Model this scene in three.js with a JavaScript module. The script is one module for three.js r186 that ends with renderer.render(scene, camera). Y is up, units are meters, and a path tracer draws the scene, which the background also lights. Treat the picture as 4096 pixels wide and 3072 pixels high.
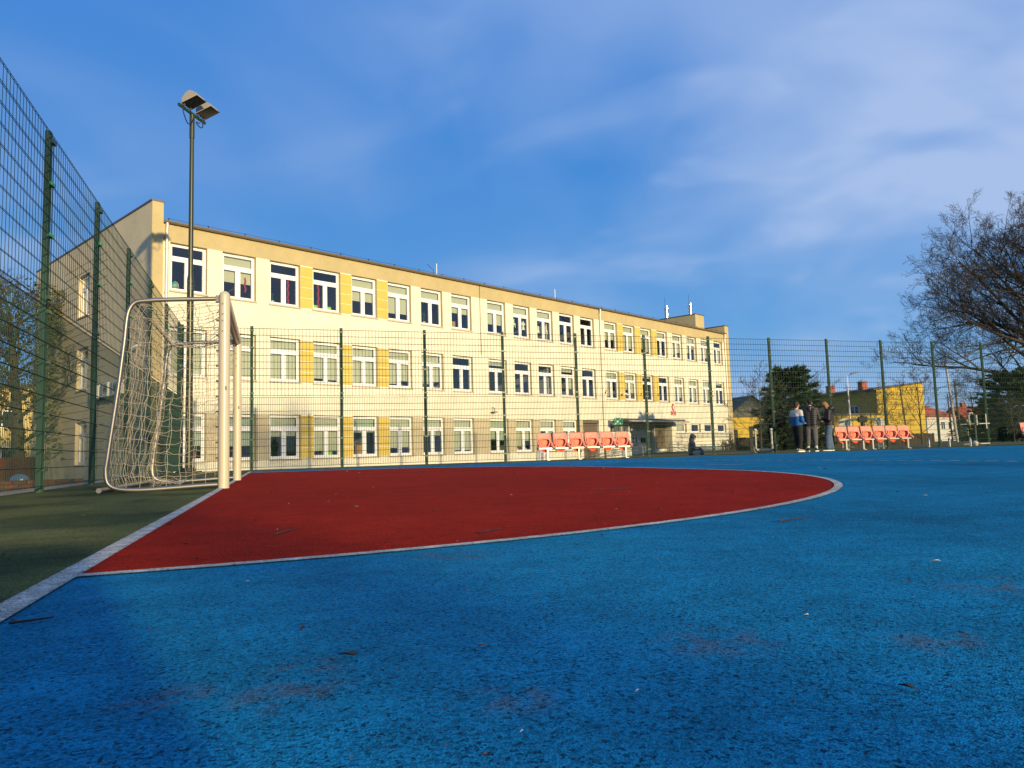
import * as THREE from 'three';
import { mergeGeometries } from 'three/addons/utils/BufferGeometryUtils.js';
import { RoundedBoxGeometry } from 'three/addons/geometries/RoundedBoxGeometry.js';

// ---------- camera, sky, sun, exposure ----------
const R = Math.PI / 180;
const scene = new THREE.Scene();
const camera = new THREE.PerspectiveCamera(54.6, 4 / 3, 0.05, 900);
camera.position.set(0, 0.2885, 0);
camera.rotation.set(5.225 * R, -17.915 * R, -1.703 * R, 'YXZ');
camera.updateMatrixWorld(true);
const renderer = new THREE.WebGLRenderer({ antialias: true });
renderer.toneMapping = THREE.LinearToneMapping;
renderer.toneMappingExposure = 1.15;
renderer.shadowMap.enabled = true;

// world: x runs along the far fence, -z runs away along the left fence, y up. v is the distance away, so z = -v
const SUN_AZ = 15.0, SUN_EL = 9.5;               // the light travels this far left of straight away, and this steeply down
const sunDir = new THREE.Vector3(Math.sin(SUN_AZ * R) * Math.cos(SUN_EL * R), Math.sin(SUN_EL * R), Math.cos(SUN_AZ * R) * Math.cos(SUN_EL * R)); // towards the sun
const sun = new THREE.DirectionalLight(new THREE.Color().setRGB(1, 0.80, 0.46), 5.0);
sun.position.copy(sunDir).multiplyScalar(120).add(new THREE.Vector3(10, 0, -25));
sun.target.position.set(10, 0, -25);
sun.castShadow = true; sun.shadow.radius = 1.6;
Object.assign(sun.shadow.camera, { left: -70, right: 70, top: 50, bottom: -30, near: 1, far: 300 });
sun.shadow.mapSize.set(4096, 4096);
scene.add(sun, sun.target);

// ---------- random numbers and noise ----------
function rng(seed) { let a = seed >>> 0; return () => { a = (a + 0x6D2B79F5) | 0; let t = Math.imul(a ^ (a >>> 15), 1 | a); t = (t + Math.imul(t ^ (t >>> 7), 61 | t)) ^ t; return ((t ^ (t >>> 14)) >>> 0) / 4294967296; }; }
function hash(x, y, s = 0) { let h = (Math.imul(x | 0, 374761393) + Math.imul(y | 0, 668265263) + Math.imul(s | 0, 1274126177)) | 0; h = Math.imul(h ^ (h >>> 13), 1274126177); return ((h ^ (h >>> 16)) >>> 0) / 4294967296; }
const sm = (t) => t * t * (3 - 2 * t);
const clamp = (x, a = 0, b = 1) => Math.min(b, Math.max(a, x));
const lerp = (a, b, t) => a + (b - a) * t;
const smooth = (a, b, x) => sm(clamp((x - a) / (b - a)));
function vnoise(x, y, s = 0, per = 0) {
  const xi = Math.floor(x), yi = Math.floor(y), fx = sm(x - xi), fy = sm(y - yi);
  const w = per ? (k) => ((k % per) + per) % per : (k) => k;
  const a = hash(w(xi), w(yi), s), b = hash(w(xi + 1), w(yi), s), c = hash(w(xi), w(yi + 1), s), d = hash(w(xi + 1), w(yi + 1), s);
  return lerp(lerp(a, b, fx), lerp(c, d, fx), fy);
}
function fbm(x, y, o = 4, s = 0, per = 0) { let v = 0, a = 0.5, n = 0; for (let i = 0; i < o; i++) { v += a * vnoise(x, y, s + i * 17, per); n += a; a *= 0.5; x *= 2; y *= 2; per *= 2; } return v / n; }

// ---------- the sky: air and thin cirrus, computed for every direction ----------
{
  const VEIL = [1.1, 12.3, 5.5], W = 1536, Hh = 768, px = new Float32Array(W * Hh * 4);
  for (let j = 0; j < Hh; j++) {
    const el = ((j + 0.5) / Hh - 0.5) * Math.PI, y = Math.sin(el), ce = Math.cos(el);
    for (let i = 0; i < W; i++) {
      const az = ((i + 0.5) / W - 0.5) * 2 * Math.PI, x = Math.cos(az) * ce, z = Math.sin(az) * ce;
      const k = (j * W + i) * 4;
      const e = Math.max(0, y);
      const t = Math.pow(1 - e, 4.5), t2 = Math.pow(1 - e, 16);
      let r = 0.012 + 0.11 * t + 0.24 * t2, g = 0.17 + 0.25 * t + 0.06 * t2, b = 0.56 + 0.13 * t - 0.05 * t2;
      const cs = x * sunDir.x + y * sunDir.y + z * sunDir.z, glow = Math.pow(Math.max(0, cs), 6);
      r += 0.30 * glow; g += 0.20 * glow; b += 0.08 * glow;
      if (y > 0.0) {
        // thin high cloud on a plane far above: a broad veil, with fine soft streaks in it
        const q = 1 / (y + 0.22), cx = x * q, cz = z * q;
        const wx = fbm(cx * 1.1 + 3, cz * 1.1, 3, 5) - 0.5, wz = fbm(cx * 1.1, cz * 1.1 + 9, 3, 8) - 0.5;
        const ca = Math.cos(VEIL[0]), sa = Math.sin(VEIL[0]), ux = cx * ca - cz * sa, uz = cx * sa + cz * ca;
        const broad = fbm(ux * 0.62 + wx * 0.5 + VEIL[1], uz * 0.75 + wz * 0.5 + VEIL[2], 3, 31), fine = fbm(ux * 1.6 + wx * 1.6, uz * 3.0 + wz * 1.6, 4, 77);
        const wisp = fbm(uz * 1.7 + wz * 2.6 + 20, ux * 4.6 + wx * 2.6, 5, 131), puff = fbm(cx * 3.1 + wx * 2, cz * 3.1 + wz * 2, 4, 151);
        const c = clamp(smooth(0.36, 0.82, broad * 0.74 + fine * 0.30) * 0.50 + 0.10 + 0.42 * smooth(0.44, 0.84, wisp) * smooth(0.28, 0.6, broad) + 0.26 * (puff - 0.45) * smooth(0.25, 0.6, broad), 0, 0.8) * smooth(-0.02, 0.06, y);
        r = lerp(r, 0.41, c); g = lerp(g, 0.52, c); b = lerp(b, 0.75, c);
      }
      if (y < 0) { const d = clamp(-y * 6); r = lerp(r, 0.10, d); g = lerp(g, 0.11, d); b = lerp(b, 0.10, d); }
      px[k] = r; px[k + 1] = g; px[k + 2] = b; px[k + 3] = 1;
    }
  }
  const sky = new THREE.DataTexture(px, W, Hh, THREE.RGBAFormat, THREE.FloatType);
  sky.mapping = THREE.EquirectangularReflectionMapping; sky.magFilter = THREE.LinearFilter; sky.needsUpdate = true;
  scene.background = sky; scene.environment = sky;
}

// ---------- textures ----------
const enc = (x) => Math.round(255 * (x <= 0.0031308 ? 12.92 * clamp(x) : 1.055 * Math.pow(clamp(x), 1 / 2.4) - 0.055));
function tex(n, fn, metres, srgb = true) {
  const d = new Uint8Array(n * n * 4);
  for (let j = 0; j < n; j++) for (let i = 0; i < n; i++) {
    const c = fn(i / n, j / n, i, j), k = (j * n + i) * 4;
    const a = Array.isArray(c) ? c : [c, c, c];
    for (let q = 0; q < 3; q++) d[k + q] = srgb ? enc(a[q]) : Math.round(255 * clamp(a[q]));
    d[k + 3] = 255;
  }
  const t = new THREE.DataTexture(d, n, n, THREE.RGBAFormat);
  t.wrapS = t.wrapT = THREE.RepeatWrapping; t.magFilter = THREE.LinearFilter; t.minFilter = THREE.LinearMipmapLinearFilter; t.generateMipmaps = true;
  t.repeat.set(1 / metres, 1 / metres); if (srgb) t.colorSpace = THREE.SRGBColorSpace; t.needsUpdate = true;
  return t;
}
// rubber granules: cells about 4 mm wide with open pits between them
const GN = 1024, GM = 0.8, GC = 210, granule = new Float32Array(GN * GN), granuleH = new Float32Array(GN * GN);
for (let j = 0; j < GN; j++) for (let i = 0; i < GN; i++) {
  const x = i / GN * GC, y = j / GN * GC, xi = Math.floor(x), yi = Math.floor(y);
  let d1 = 9, d2 = 9, id = 0;
  for (let b = -1; b <= 1; b++) for (let a = -1; a <= 1; a++) {
    const p = (xi + a + GC) % GC, q = (yi + b + GC) % GC;
    const dx = xi + a + hash(p, q, 1) - x, dy = yi + b + hash(p, q, 2) - y, d = dx * dx + dy * dy;
    if (d < d1) { d2 = d1; d1 = d; id = hash(p, q, 3); } else if (d < d2) d2 = d;
  }
  const edge = Math.sqrt(d2) - Math.sqrt(d1);
  const clump = fbm(i / GN * 165, j / GN * 165, 2, 9, 165), pit = smooth(0.60, 0.76, clump) * smooth(0.15, 0.6, id);
  let v = 0.92 + 0.78 * (id - 0.5) + 0.3 * (fbm(i / GN * 14, j / GN * 14, 3, 40, 14) - 0.5);
  v *= 0.7 + 0.3 * smooth(0.02, 0.22, edge);
  v *= 1 - 0.82 * pit;
  if (id > 0.9962) v = 1.7;
  granule[j * GN + i] = v; granuleH[j * GN + i] = clamp(0.35 * smooth(0, 0.3, edge) + 0.4 * id + 0.25 - 0.55 * pit);
}
const granuleMap = tex(GN, (u, v, i, j) => granule[j * GN + i] * 0.95, GM);
const granuleBump = tex(GN, (u, v, i, j) => granuleH[j * GN + i], GM, false);
const plasterMap = tex(512, (u, v) => 0.9 + 0.12 * (fbm(u * 24, v * 24, 4, 3, 24) - 0.5) + 0.10 * (hash(Math.floor(u * 512), Math.floor(v * 512), 4) - 0.5) + 0.17 * (fbm(u * 4, v * 4, 4, 8, 4) - 0.5), 3.3);
const plasterBump = tex(512, (u, v) => 0.5 * hash(Math.floor(u * 512), Math.floor(v * 512), 4) + 0.5 * fbm(u * 90, v * 90, 2, 6, 90), 1.7, false);
const barkMap = tex(256, (u, v) => 0.6 + 0.7 * (fbm(u * 10, v * 40, 4, 12, 10) - 0.5) + 0.2 * (fbm(u * 40, v * 10, 3, 13, 40) - 0.5), 0.8);
const grimeMap = tex(512, (u, v) => { const f = fbm(u * 8, v * 8, 5, 21, 8), s = fbm(u * 60, v * 14, 3, 23, 60); return clamp(0.93 + 0.10 * (f - 0.5) - 0.35 * smooth(0.66, 0.8, s) * smooth(0.45, 0.6, f)); }, 1.1);
const clothMap = tex(256, (u, v) => 0.85 + 0.3 * (fbm(u * 20, v * 20, 4, 51, 20) - 0.5), 0.4);

// ---------- materials ----------
const lin = (r, g, b) => new THREE.Color().setRGB(r, g, b);
function mat(c, rough = 0.8, o = {}) { const m = new THREE.MeshStandardMaterial({ color: Array.isArray(c) ? lin(...c) : c, roughness: rough, metalness: 0, ...o }); return m; }
const rubber = (c) => new THREE.MeshPhysicalMaterial({ color: lin(...c), roughness: 0.95, specularIntensity: 0.12, map: granuleMap, bumpMap: granuleBump, bumpScale: 0.0048, vertexColors: true });
const plaster = (c) => mat(c, 0.95, { map: plasterMap, bumpMap: plasterBump, bumpScale: 0.003 });
const M = {
  blue: rubber([0.010, 0.30, 0.55]), red: rubber([0.52, 0.020, 0.007]), green: rubber([0.19, 0.205, 0.075]), line: rubber([0.90, 0.87, 0.80]),
  ground: mat([1, 1, 1], 1, { vertexColors: true, map: clothMap }),
  pave: mat([0.36, 0.33, 0.28], 0.95, { map: plasterMap }),
  kerb: mat([0.42, 0.40, 0.36], 0.9, { map: plasterMap }),
  cream: plaster([0.80, 0.75, 0.58]), tan: plaster([0.53, 0.43, 0.22]), stone: plaster([0.55, 0.47, 0.31]),
  yellow: plaster([0.68, 0.50, 0.115]), joint: mat([0.82, 0.80, 0.72], 0.9),
  pvc: mat([0.80, 0.80, 0.79], 0.4), glass: new THREE.MeshPhysicalMaterial({ color: lin(0.86, 0.92, 0.90), roughness: 0.01, transmission: 1, thickness: 0, ior: 1.9 }),
  blind: mat([0.52, 0.49, 0.33], 0.9), lamella: mat([0.42, 0.46, 0.34], 0.9), room: mat([0.45, 0.42, 0.36], 0.95),
  zinc: mat([0.32, 0.26, 0.19], 0.45, { metalness: 0.6 }), pipe: mat([0.62, 0.56, 0.47], 0.4, { metalness: 0.35 }), capMetal: mat([0.16, 0.16, 0.17], 0.5, { metalness: 0.5 }),
  sill: mat([0.50, 0.44, 0.34], 0.5), roofFelt: mat([0.10, 0.10, 0.10], 0.9), steel: mat([0.62, 0.62, 0.62], 0.22, { metalness: 1 }),
  fence: mat([0.006, 0.050, 0.024], 0.6), wire: mat([0.006, 0.040, 0.020], 0.65), gable: plaster([0.74, 0.62, 0.38]), clip: mat([0.008, 0.06, 0.03], 0.4), clipBright: mat([0.03, 0.42, 0.13], 0.5),
  goalWhite: mat([0.58, 0.51, 0.36], 0.30, { map: grimeMap }), galv: mat([0.30, 0.28, 0.25], 0.42, { metalness: 0.85, map: grimeMap }), bolt: mat([0.12, 0.12, 0.12], 0.5, { metalness: 0.6 }),
  net: mat([0.38, 0.33, 0.25], 0.85), poleOlive: mat([0.042, 0.046, 0.024], 0.35, { metalness: 0.35 }), lampGrey: mat([0.30, 0.27, 0.22], 0.5), lampGlass: mat([0.03, 0.03, 0.028], 0.08, { metalness: 0.0 }), cable: mat([0.01, 0.01, 0.012], 0.6),
  seatPale: mat([0.68, 0.22, 0.15], 0.55), seatRed: mat([0.72, 0.10, 0.03], 0.5), black: mat([0.012, 0.012, 0.013], 0.5), seatSteel: mat([0.34, 0.32, 0.28], 0.4, { metalness: 0.6 }),
  bark: mat([0.10, 0.086, 0.062], 0.95, { map: barkMap }), twig: mat([0.058, 0.049, 0.040], 0.95), leafDry: mat([0.16, 0.05, 0.018], 0.9, { side: THREE.DoubleSide }),
  needle: mat([0.026, 0.052, 0.014], 0.85, { side: THREE.DoubleSide }), needleLight: mat([0.055, 0.075, 0.018], 0.85, { side: THREE.DoubleSide }), ivy: mat([0.12, 0.12, 0.025], 0.8, { side: THREE.DoubleSide }),
  houseYellow: plaster([0.58, 0.40, 0.05]), houseCream: plaster([0.62, 0.52, 0.27]), tileDark: mat([0.055, 0.062, 0.075], 0.6), tileRed: mat([0.40, 0.085, 0.035], 0.8), brick: mat([0.34, 0.10, 0.055], 0.9, { map: plasterMap }),
  houseWhite: plaster([0.60, 0.58, 0.52]), woodDark: mat([0.075, 0.050, 0.032], 0.9, { map: barkMap }), woodPole: mat([0.20, 0.135, 0.07], 0.9, { map: barkMap }), darkGlass: mat([0.02, 0.022, 0.026], 0.08),
  gymPale: mat([0.62, 0.60, 0.50], 0.5), gymGreen: mat([0.13, 0.19, 0.15], 0.45), shutter: mat([0.14, 0.105, 0.07], 0.7), signGreen: mat([0.0, 0.20, 0.13], 0.5), white: mat([0.78, 0.78, 0.76], 0.6), signRed: mat([0.55, 0.015, 0.02], 0.5),
};

// ---------- geometry collector ----------
class Bld {
  constructor() { this.p = []; this.n = []; this.t = []; this.c = null; this.i = []; }
  vert(x, y, z, nx, ny, nz, u = 0, v = 0) { this.p.push(x, y, z); this.n.push(nx, ny, nz); this.t.push(u, v); return this.p.length / 3 - 1; }
  quad(a, b, c, d, uvs) { // counter-clockwise seen from the front
    const e1 = new THREE.Vector3().subVectors(b, a), e2 = new THREE.Vector3().subVectors(d, a), n = e1.clone().cross(e2).normalize();
    const L = e1.length(), K = e2.length(), U = uvs || [[0, 0], [L, 0], [L, K], [0, K]];
    const k = [a, b, c, d].map((q, j) => this.vert(q.x, q.y, q.z, n.x, n.y, n.z, U[j][0], U[j][1]));
    this.i.push(k[0], k[1], k[2], k[0], k[2], k[3]); return this;
  }
  tri(a, b, c) {
    const n = new THREE.Vector3().subVectors(b, a).cross(new THREE.Vector3().subVectors(c, a)).normalize();
    const k = [a, b, c].map((q) => this.vert(q.x, q.y, q.z, n.x, n.y, n.z, q.x, q.y)); this.i.push(...k); return this;
  }
  box(x0, x1, y0, y1, z0, z1) { // axis-aligned, uv in metres
    const F = [[[x0, y0, z1], [x1, y0, z1], [x1, y1, z1], [x0, y1, z1], 0], [[x1, y0, z0], [x0, y0, z0], [x0, y1, z0], [x1, y1, z0], 0], [[x1, y0, z1], [x1, y0, z0], [x1, y1, z0], [x1, y1, z1], 1], [[x0, y0, z0], [x0, y0, z1], [x0, y1, z1], [x0, y1, z0], 1], [[x0, y1, z1], [x1, y1, z1], [x1, y1, z0], [x0, y1, z0], 2], [[x0, y0, z0], [x1, y0, z0], [x1, y0, z1], [x0, y0, z1], 2]];
    for (const f of F) { const q = f.slice(0, 4).map((a) => new THREE.Vector3(...a)); this.quad(...q, q.map((a) => f[4] === 0 ? [a.x, a.y] : f[4] === 1 ? [a.z, a.y] : [a.x, a.z])); }
    return this;
  }
  geo(g, m4) { // any geometry
    const q = g.clone(); if (m4) q.applyMatrix4(m4);
    const P = q.attributes.position, N = q.attributes.normal, T = q.attributes.uv, o = this.p.length / 3;
    for (let k = 0; k < P.count; k++) this.vert(P.getX(k), P.getY(k), P.getZ(k), N.getX(k), N.getY(k), N.getZ(k), T ? T.getX(k) : 0, T ? T.getY(k) : 0);
    if (q.index) for (let k = 0; k < q.index.count; k++) this.i.push(o + q.index.getX(k)); else for (let k = 0; k < P.count; k++) this.i.push(o + k);
    return this;
  }
  tube(pts, r, sides = 8, cap = true) { // r: number or (0..1) => radius
    const n = pts.length, rf = typeof r === 'function' ? r : () => r, T = [];
    for (let k = 0; k < n; k++) T.push(new THREE.Vector3().subVectors(pts[Math.min(n - 1, k + 1)], pts[Math.max(0, k - 1)]).normalize());
    let N = new THREE.Vector3(0, 1, 0); if (Math.abs(T[0].y) > 0.9) N.set(1, 0, 0);
    N.sub(T[0].clone().multiplyScalar(N.dot(T[0]))).normalize();
    const rings = []; let len = 0;
    for (let k = 0; k < n; k++) {
      if (k) { len += pts[k].distanceTo(pts[k - 1]); N.sub(T[k].clone().multiplyScalar(N.dot(T[k]))); if (N.lengthSq() < 1e-8) N.set(T[k].y, T[k].z, T[k].x).sub(T[k].clone().multiplyScalar(T[k].dot(new THREE.Vector3(T[k].y, T[k].z, T[k].x)))); N.normalize(); }
      const Bn = T[k].clone().cross(N), q = rf(k / (n - 1)), ring = [];
      for (let s = 0; s <= sides; s++) { const a = s / sides * 2 * Math.PI, cx = Math.cos(a), sx = Math.sin(a), x = N.x * cx + Bn.x * sx, y = N.y * cx + Bn.y * sx, z = N.z * cx + Bn.z * sx; ring.push(this.vert(pts[k].x + x * q, pts[k].y + y * q, pts[k].z + z * q, x, y, z, s / sides * 2 * Math.PI * q, len)); }
      rings.push(ring);
      if (k) for (let s = 0; s < sides; s++) { const A = rings[k - 1], B = ring; this.i.push(A[s], A[s + 1], B[s + 1], A[s], B[s + 1], B[s]); }
    }
    if (cap && sides > 4) for (const e of [0, n - 1]) {
      const t = T[e].clone().multiplyScalar(e ? 1 : -1), c = this.vert(pts[e].x, pts[e].y, pts[e].z, t.x, t.y, t.z), o = [];
      for (let s = 0; s < sides; s++) { const g = rings[e][s] * 3; o.push(this.vert(this.p[g], this.p[g + 1], this.p[g + 2], t.x, t.y, t.z)); }
      for (let s = 0; s < sides; s++) e ? this.i.push(c, o[s], o[(s + 1) % sides]) : this.i.push(c, o[(s + 1) % sides], o[s]);
    }
    return this;
  }
  cyl(a, b, r, sides = 12, cap = true) { return this.tube([a, b], r, sides, cap); }
  geometry() {
    const g = new THREE.BufferGeometry();
    g.setAttribute('position', new THREE.Float32BufferAttribute(this.p, 3)); g.setAttribute('normal', new THREE.Float32BufferAttribute(this.n, 3)); g.setAttribute('uv', new THREE.Float32BufferAttribute(this.t, 2));
    if (this.c) g.setAttribute('color', new THREE.Float32BufferAttribute(this.c, 3));
    g.setIndex(this.i); return g;
  }
  build(name, m, parent) { return mesh(name, this.geometry(), m, parent); }
}
const V = (x, y, z) => new THREE.Vector3(x, y, z);
const taken = {};
function numbered(n) { const k = taken[n] = (taken[n] ?? -1) + 1; return k ? n + '_' + String(k).padStart(3, '0') : n; }
function mesh(name, g, m, parent = scene) {
  const o = new THREE.Mesh(g, m); o.name = parent === scene ? numbered(name) : name; o.castShadow = o.receiveShadow = true; parent.add(o); return o;
}
function tag(o, label, category, group, kind) { o.userData.label = label; o.userData.category = category; if (group) o.userData.group = group; if (kind) o.userData.kind = kind; return o; }
function thing(name, label, category, pos = [0, 0, 0], turn = 0, group) {
  const o = new THREE.Group(); o.name = numbered(name); o.position.set(...pos); o.rotation.y = turn; scene.add(o); return tag(o, label, category, group);
}
function sub(name, parent, pos = [0, 0, 0], turn = 0) { const o = new THREE.Group(); o.name = name; o.position.set(...pos); o.rotation.y = turn; parent.add(o); return o; }
function structure(o, label) { o.userData.kind = 'structure'; if (label) o.userData.label = label; return o; }
function copy(o, label) { const c = o.clone(); c.name = numbered(o.name.replace(/_\d{3}$/, '')); c.userData = { ...o.userData }; if (label) c.userData.label = label; scene.add(c); return c; }
// a photo pixel (full-size picture) at a forward distance -> a point in the place
function at(px, py, depth) { const d = V((px - 2048) / 2975.94, -(py - 1536) / 2975.94, -1).applyQuaternion(camera.quaternion); const f = V(0, 0, -1).applyQuaternion(camera.quaternion).setY(0).normalize(); return d.multiplyScalar(depth / d.dot(f)).add(camera.position); }
const put = (px, depth, y = 0) => { const p = at(px, 1780, depth); return [p.x, y, p.z]; };

// ---------- ground ----------
const g0 = -0.483, vg = 8.307, vg2 = 11.387, CU0 = -2.62, CU1 = 43, CV0 = -31, CV1 = 22.62, SIDE = 19.2;
function terrain(u, v) {
  const right = smooth(19, 27, u) * smooth(-60, 10, v);
  return lerp(-0.36, -0.03, right) + 0.05 * (fbm(u * 0.15 + 50, v * 0.15 + 50, 3, 61) - 0.5) * smooth(4, 40, Math.abs(v - 22)) ;
}
function gridMesh(name, us, vs, h, col, m, skip) {
  const b = new Bld(); b.c = []; const id = [];
  for (let j = 0; j < vs.length; j++) for (let i = 0; i < us.length; i++) { const u = us[i], v = vs[j]; id.push(b.vert(u, h(u, v), -v, 0, 1, 0, u, v)); b.c.push(...col(u, v)); }
  const W = us.length;
  for (let j = 0; j + 1 < vs.length; j++) for (let i = 0; i + 1 < W; i++) { if (skip && skip((us[i] + us[i + 1]) / 2, (vs[j] + vs[j + 1]) / 2)) continue; const k = j * W + i; b.i.push(id[k], id[k + 1], id[k + W + 1], id[k], id[k + W + 1], id[k + W]); }
  return b.build(name, m);
}
function steps(...parts) { const o = []; for (const [a, b, s] of parts) { const n = Math.max(1, Math.round((b - a) / s)); for (let k = 0; k < n; k++) o.push(a + (b - a) * k / n); } o.push(parts[parts.length - 1][1]); return o; }
{
  const us = steps([-500, -60, 40], [-60, CU0, 2], [CU0, CU1, 2], [CU1, 110, 2], [110, 500, 40]);
  const vs = steps([-400, -60, 40], [-60, CV0, 3], [CV0, CV1, 3], [CV1, 100, 1.5], [100, 700, 40]);
  const o = gridMesh('ground', us, vs, terrain, (u, v) => {
    const f = fbm(u * 0.35, v * 0.35, 4, 71), grass = smooth(0.38, 0.6, f + 0.25 * smooth(23, 28, u)), d = 0.8 + 0.5 * (fbm(u * 1.7, v * 1.7, 3, 72) - 0.3);
    return [lerp(0.12, 0.055, grass) * d, lerp(0.09, 0.075, grass) * d, lerp(0.055, 0.018, grass) * d];
  }, M.ground, (u, v) => u > CU0 && u < CU1 && v > CV0 && v < CV1);
  structure(o, 'grass and bare earth around the sports court');
}
const dirt = (u, v) => { // brownish rubbed-in dirt patches on the rubber near the camera
  let k = 0;
  for (const [x, y, r] of [[-0.12, 1.02, 0.07], [0.02, 0.98, 0.09], [0.05, 1.1, 0.06], [0.62, 0.98, 0.1], [1.35, 1.12, 0.13], [0.9, 0.85, 0.08], [0.5, 2.1, 0.13], [1.9, 1.3, 0.1], [0.27, 0.86, 0.07]]) { const d = Math.hypot(u - x, (v - y) * 1.2) / r; k = Math.max(k, (1 - smooth(0.2, 1.3, d)) * smooth(0.46, 0.6, fbm(u * 40, v * 40, 3, 91))); }
  return k;
};
const patch = (u, v) => 0.80 + 0.42 * (fbm(u * 0.9 + 7, v * 0.9, 4, 81) - 0.45) + 0.34 * (fbm(u * 7, v * 7, 3, 83) - 0.5) + 0.22 * (fbm(u * 34, v * 34, 2, 86) - 0.5);
{
  const us = steps([g0, 2.6, 0.02], [2.6, 8, 0.12], [8, CU1, 0.7]), vs = steps([CV0, -2, 1.5], [-2, 0.4, 0.2], [0.4, 2.6, 0.02], [2.6, 8, 0.12], [8, SIDE, 0.5]);
  const o = gridMesh('blue_court', us, vs, () => 0.002, (u, v) => { const p = patch(u, v), k = dirt(u, v) * 0.5, w = smooth(0.55, 0.8, fbm(u * 2.1 + 30, v * 2.1, 4, 88)) * 0.25; return [lerp(p + w * 0.9, 15, k), lerp(p + w * 0.25, 0.36, k), lerp(p + w * 0.05, 0.15, k)]; }, M.blue);
  structure(o, 'blue rubber granule playing field');
}
{
  const us = [steps([CU0, g0, 0.04]), steps([g0, CU1, 1])], col = (u, v) => { const p = patch(u, v) * 1.0, m = smooth(0.44, 0.66, fbm(u * 1.3 + 11, v * 1.1, 5, 93)); return [p * lerp(1.08, 0.52, m), p * lerp(1.05, 0.60, m), p * lerp(1, 0.66, m)]; };
  structure(gridMesh('green_court_border', us[0], steps([CV0, 0, 1], [0, 6, 0.05], [6, CV1, 0.2]), () => 0, col, M.green), 'dull green rubber strip behind the goal line');
  structure(gridMesh('green_court_border', us[1], steps([SIDE, CV1, 0.2]), () => 0, col, M.green), 'dull green rubber strip along the far fence');
}
// red goal area
const Ru = 5.60, Rb = 6.075; // the area is a little flatter than two quarter circles
const redEdge = (v) => g0 + Ru * Math.sqrt(Math.max(0, 1 - (Math.max(0, vg - v, v - vg2) / Rb) ** 2));
{
  const b = new Bld(); b.c = []; const vs = steps([vg - Rb, 4, 0.025], [4, vg2 + Rb, 0.09]), NU = 110;
  for (const v of vs) for (let i = 0; i <= NU; i++) { const u = lerp(g0, redEdge(v), i / NU); b.vert(u, 0.004, -v, 0, 1, 0, u, v); const p = patch(u + 20, v) * 1.06, w = 0.9 + 0.3 * fbm(u * 3, v * 3, 3, 96); b.c.push(p, p * w, p * w); }
  const W = NU + 1; for (let j = 0; j + 1 < vs.length; j++) for (let i = 0; i < NU; i++) { const k = j * W + i; b.i.push(k, k + 1, k + W + 1, k, k + W + 1, k + W); }
  structure(b.build('red_goal_area', M.red), 'red rubber goal area in front of the goal');
}
// white lines: strips along paths
function strip(name, pts, w, y, label) {
  const b = new Bld(); b.c = []; const n = pts.length;
  for (let k = 0; k < n; k++) {
    const a = pts[Math.max(0, k - 1)], c = pts[Math.min(n - 1, k + 1)], dx = c[0] - a[0], dy = c[1] - a[1], L = Math.hypot(dx, dy);
    for (let s = 0; s <= 4; s++) { const q = (s / 4 - 0.5) * w, u = pts[k][0] + dy / L * q, v = pts[k][1] - dx / L * q; b.vert(u, y, -v, 0, 1, 0, u, v); const p = 0.74 + 0.75 * (fbm(u * 30, v * 30, 3, 101) - 0.42) + (fbm(u * 90, v * 90, 2, 102) - 0.5) * 0.35 - ((s === 0 || s === 4) ? 0.25 * hash(k, s, 7) : 0); b.c.push(p, p * 0.985, p * 0.96); }
    if (k) for (let s = 0; s < 4; s++) { const A = (k - 1) * 5 + s, B = k * 5 + s; b.i.push(A, A + 1, B + 1, A, B + 1, B); }
  }
  return structure(b.build(name, M.line), label);
}
const lineOf = (a, b, s) => { const n = Math.max(2, Math.round(Math.hypot(b[0] - a[0], b[1] - a[1]) / s)); return [...Array(n + 1)].map((_, k) => [lerp(a[0], b[0], k / n), lerp(a[1], b[1], k / n)]); };
strip('goal_line', [...lineOf([g0 - 0.025, -8], [g0 - 0.025, 1.2], 0.3), ...lineOf([g0 - 0.025, 1.21], [g0 - 0.025, 6], 0.02), ...lineOf([g0 - 0.025, 6.1], [g0 - 0.025, SIDE], 0.1)], 0.066, 0.0065, 'white goal line between green border and red zone');
const arc = (r, s, ru = r) => { const o = []; const n = Math.round(r * Math.PI / 2 / s); for (let k = 0; k <= n; k++) { const a = k / n * Math.PI / 2; o.push([g0 + ru * Math.sin(a), vg - r * Math.cos(a)]); } for (let k = 1; k < 30; k++) o.push([g0 + ru, lerp(vg, vg2, k / 30)]); for (let k = 0; k <= n; k++) { const a = k / n * Math.PI / 2; o.push([g0 + ru * Math.cos(a), vg2 + r * Math.sin(a)]); } return o; };
strip('goal_area_line', arc(6.1, 0.04, 5.625), 0.052, 0.006, 'white curved line round the red goal area');
strip('side_line', lineOf([g0 + 0.05, SIDE], [CU1, SIDE], 0.3), 0.05, 0.006, 'white side line along the green border');
strip('penalty_mark', lineOf([g0 + 7, 9.35], [g0 + 7, 10.35], 0.1), 0.05, 0.006, 'short white seven metre mark');
{ const p = arc(9, 0.05).filter(([u, v]) => v < SIDE - 0.3 && v > 0), L = [0]; for (let k = 1; k < p.length; k++) L.push(L[k - 1] + Math.hypot(p[k][0] - p[k - 1][0], p[k][1] - p[k - 1][1]));
  const P = (l) => { let k = 1; while (k < p.length - 1 && L[k] < l) k++; const t = (l - L[k - 1]) / (L[k] - L[k - 1]); return [lerp(p[k - 1][0], p[k][0], t), lerp(p[k - 1][1], p[k][1], t)]; };
  for (let l = 0.1; l < L[L.length - 1] - 0.2; l += 0.3) strip('free_throw_dash', [P(l), P(l + 0.08), P(l + 0.17)], 0.065, 0.006, 'short white dash of the free throw line'); }
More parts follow.
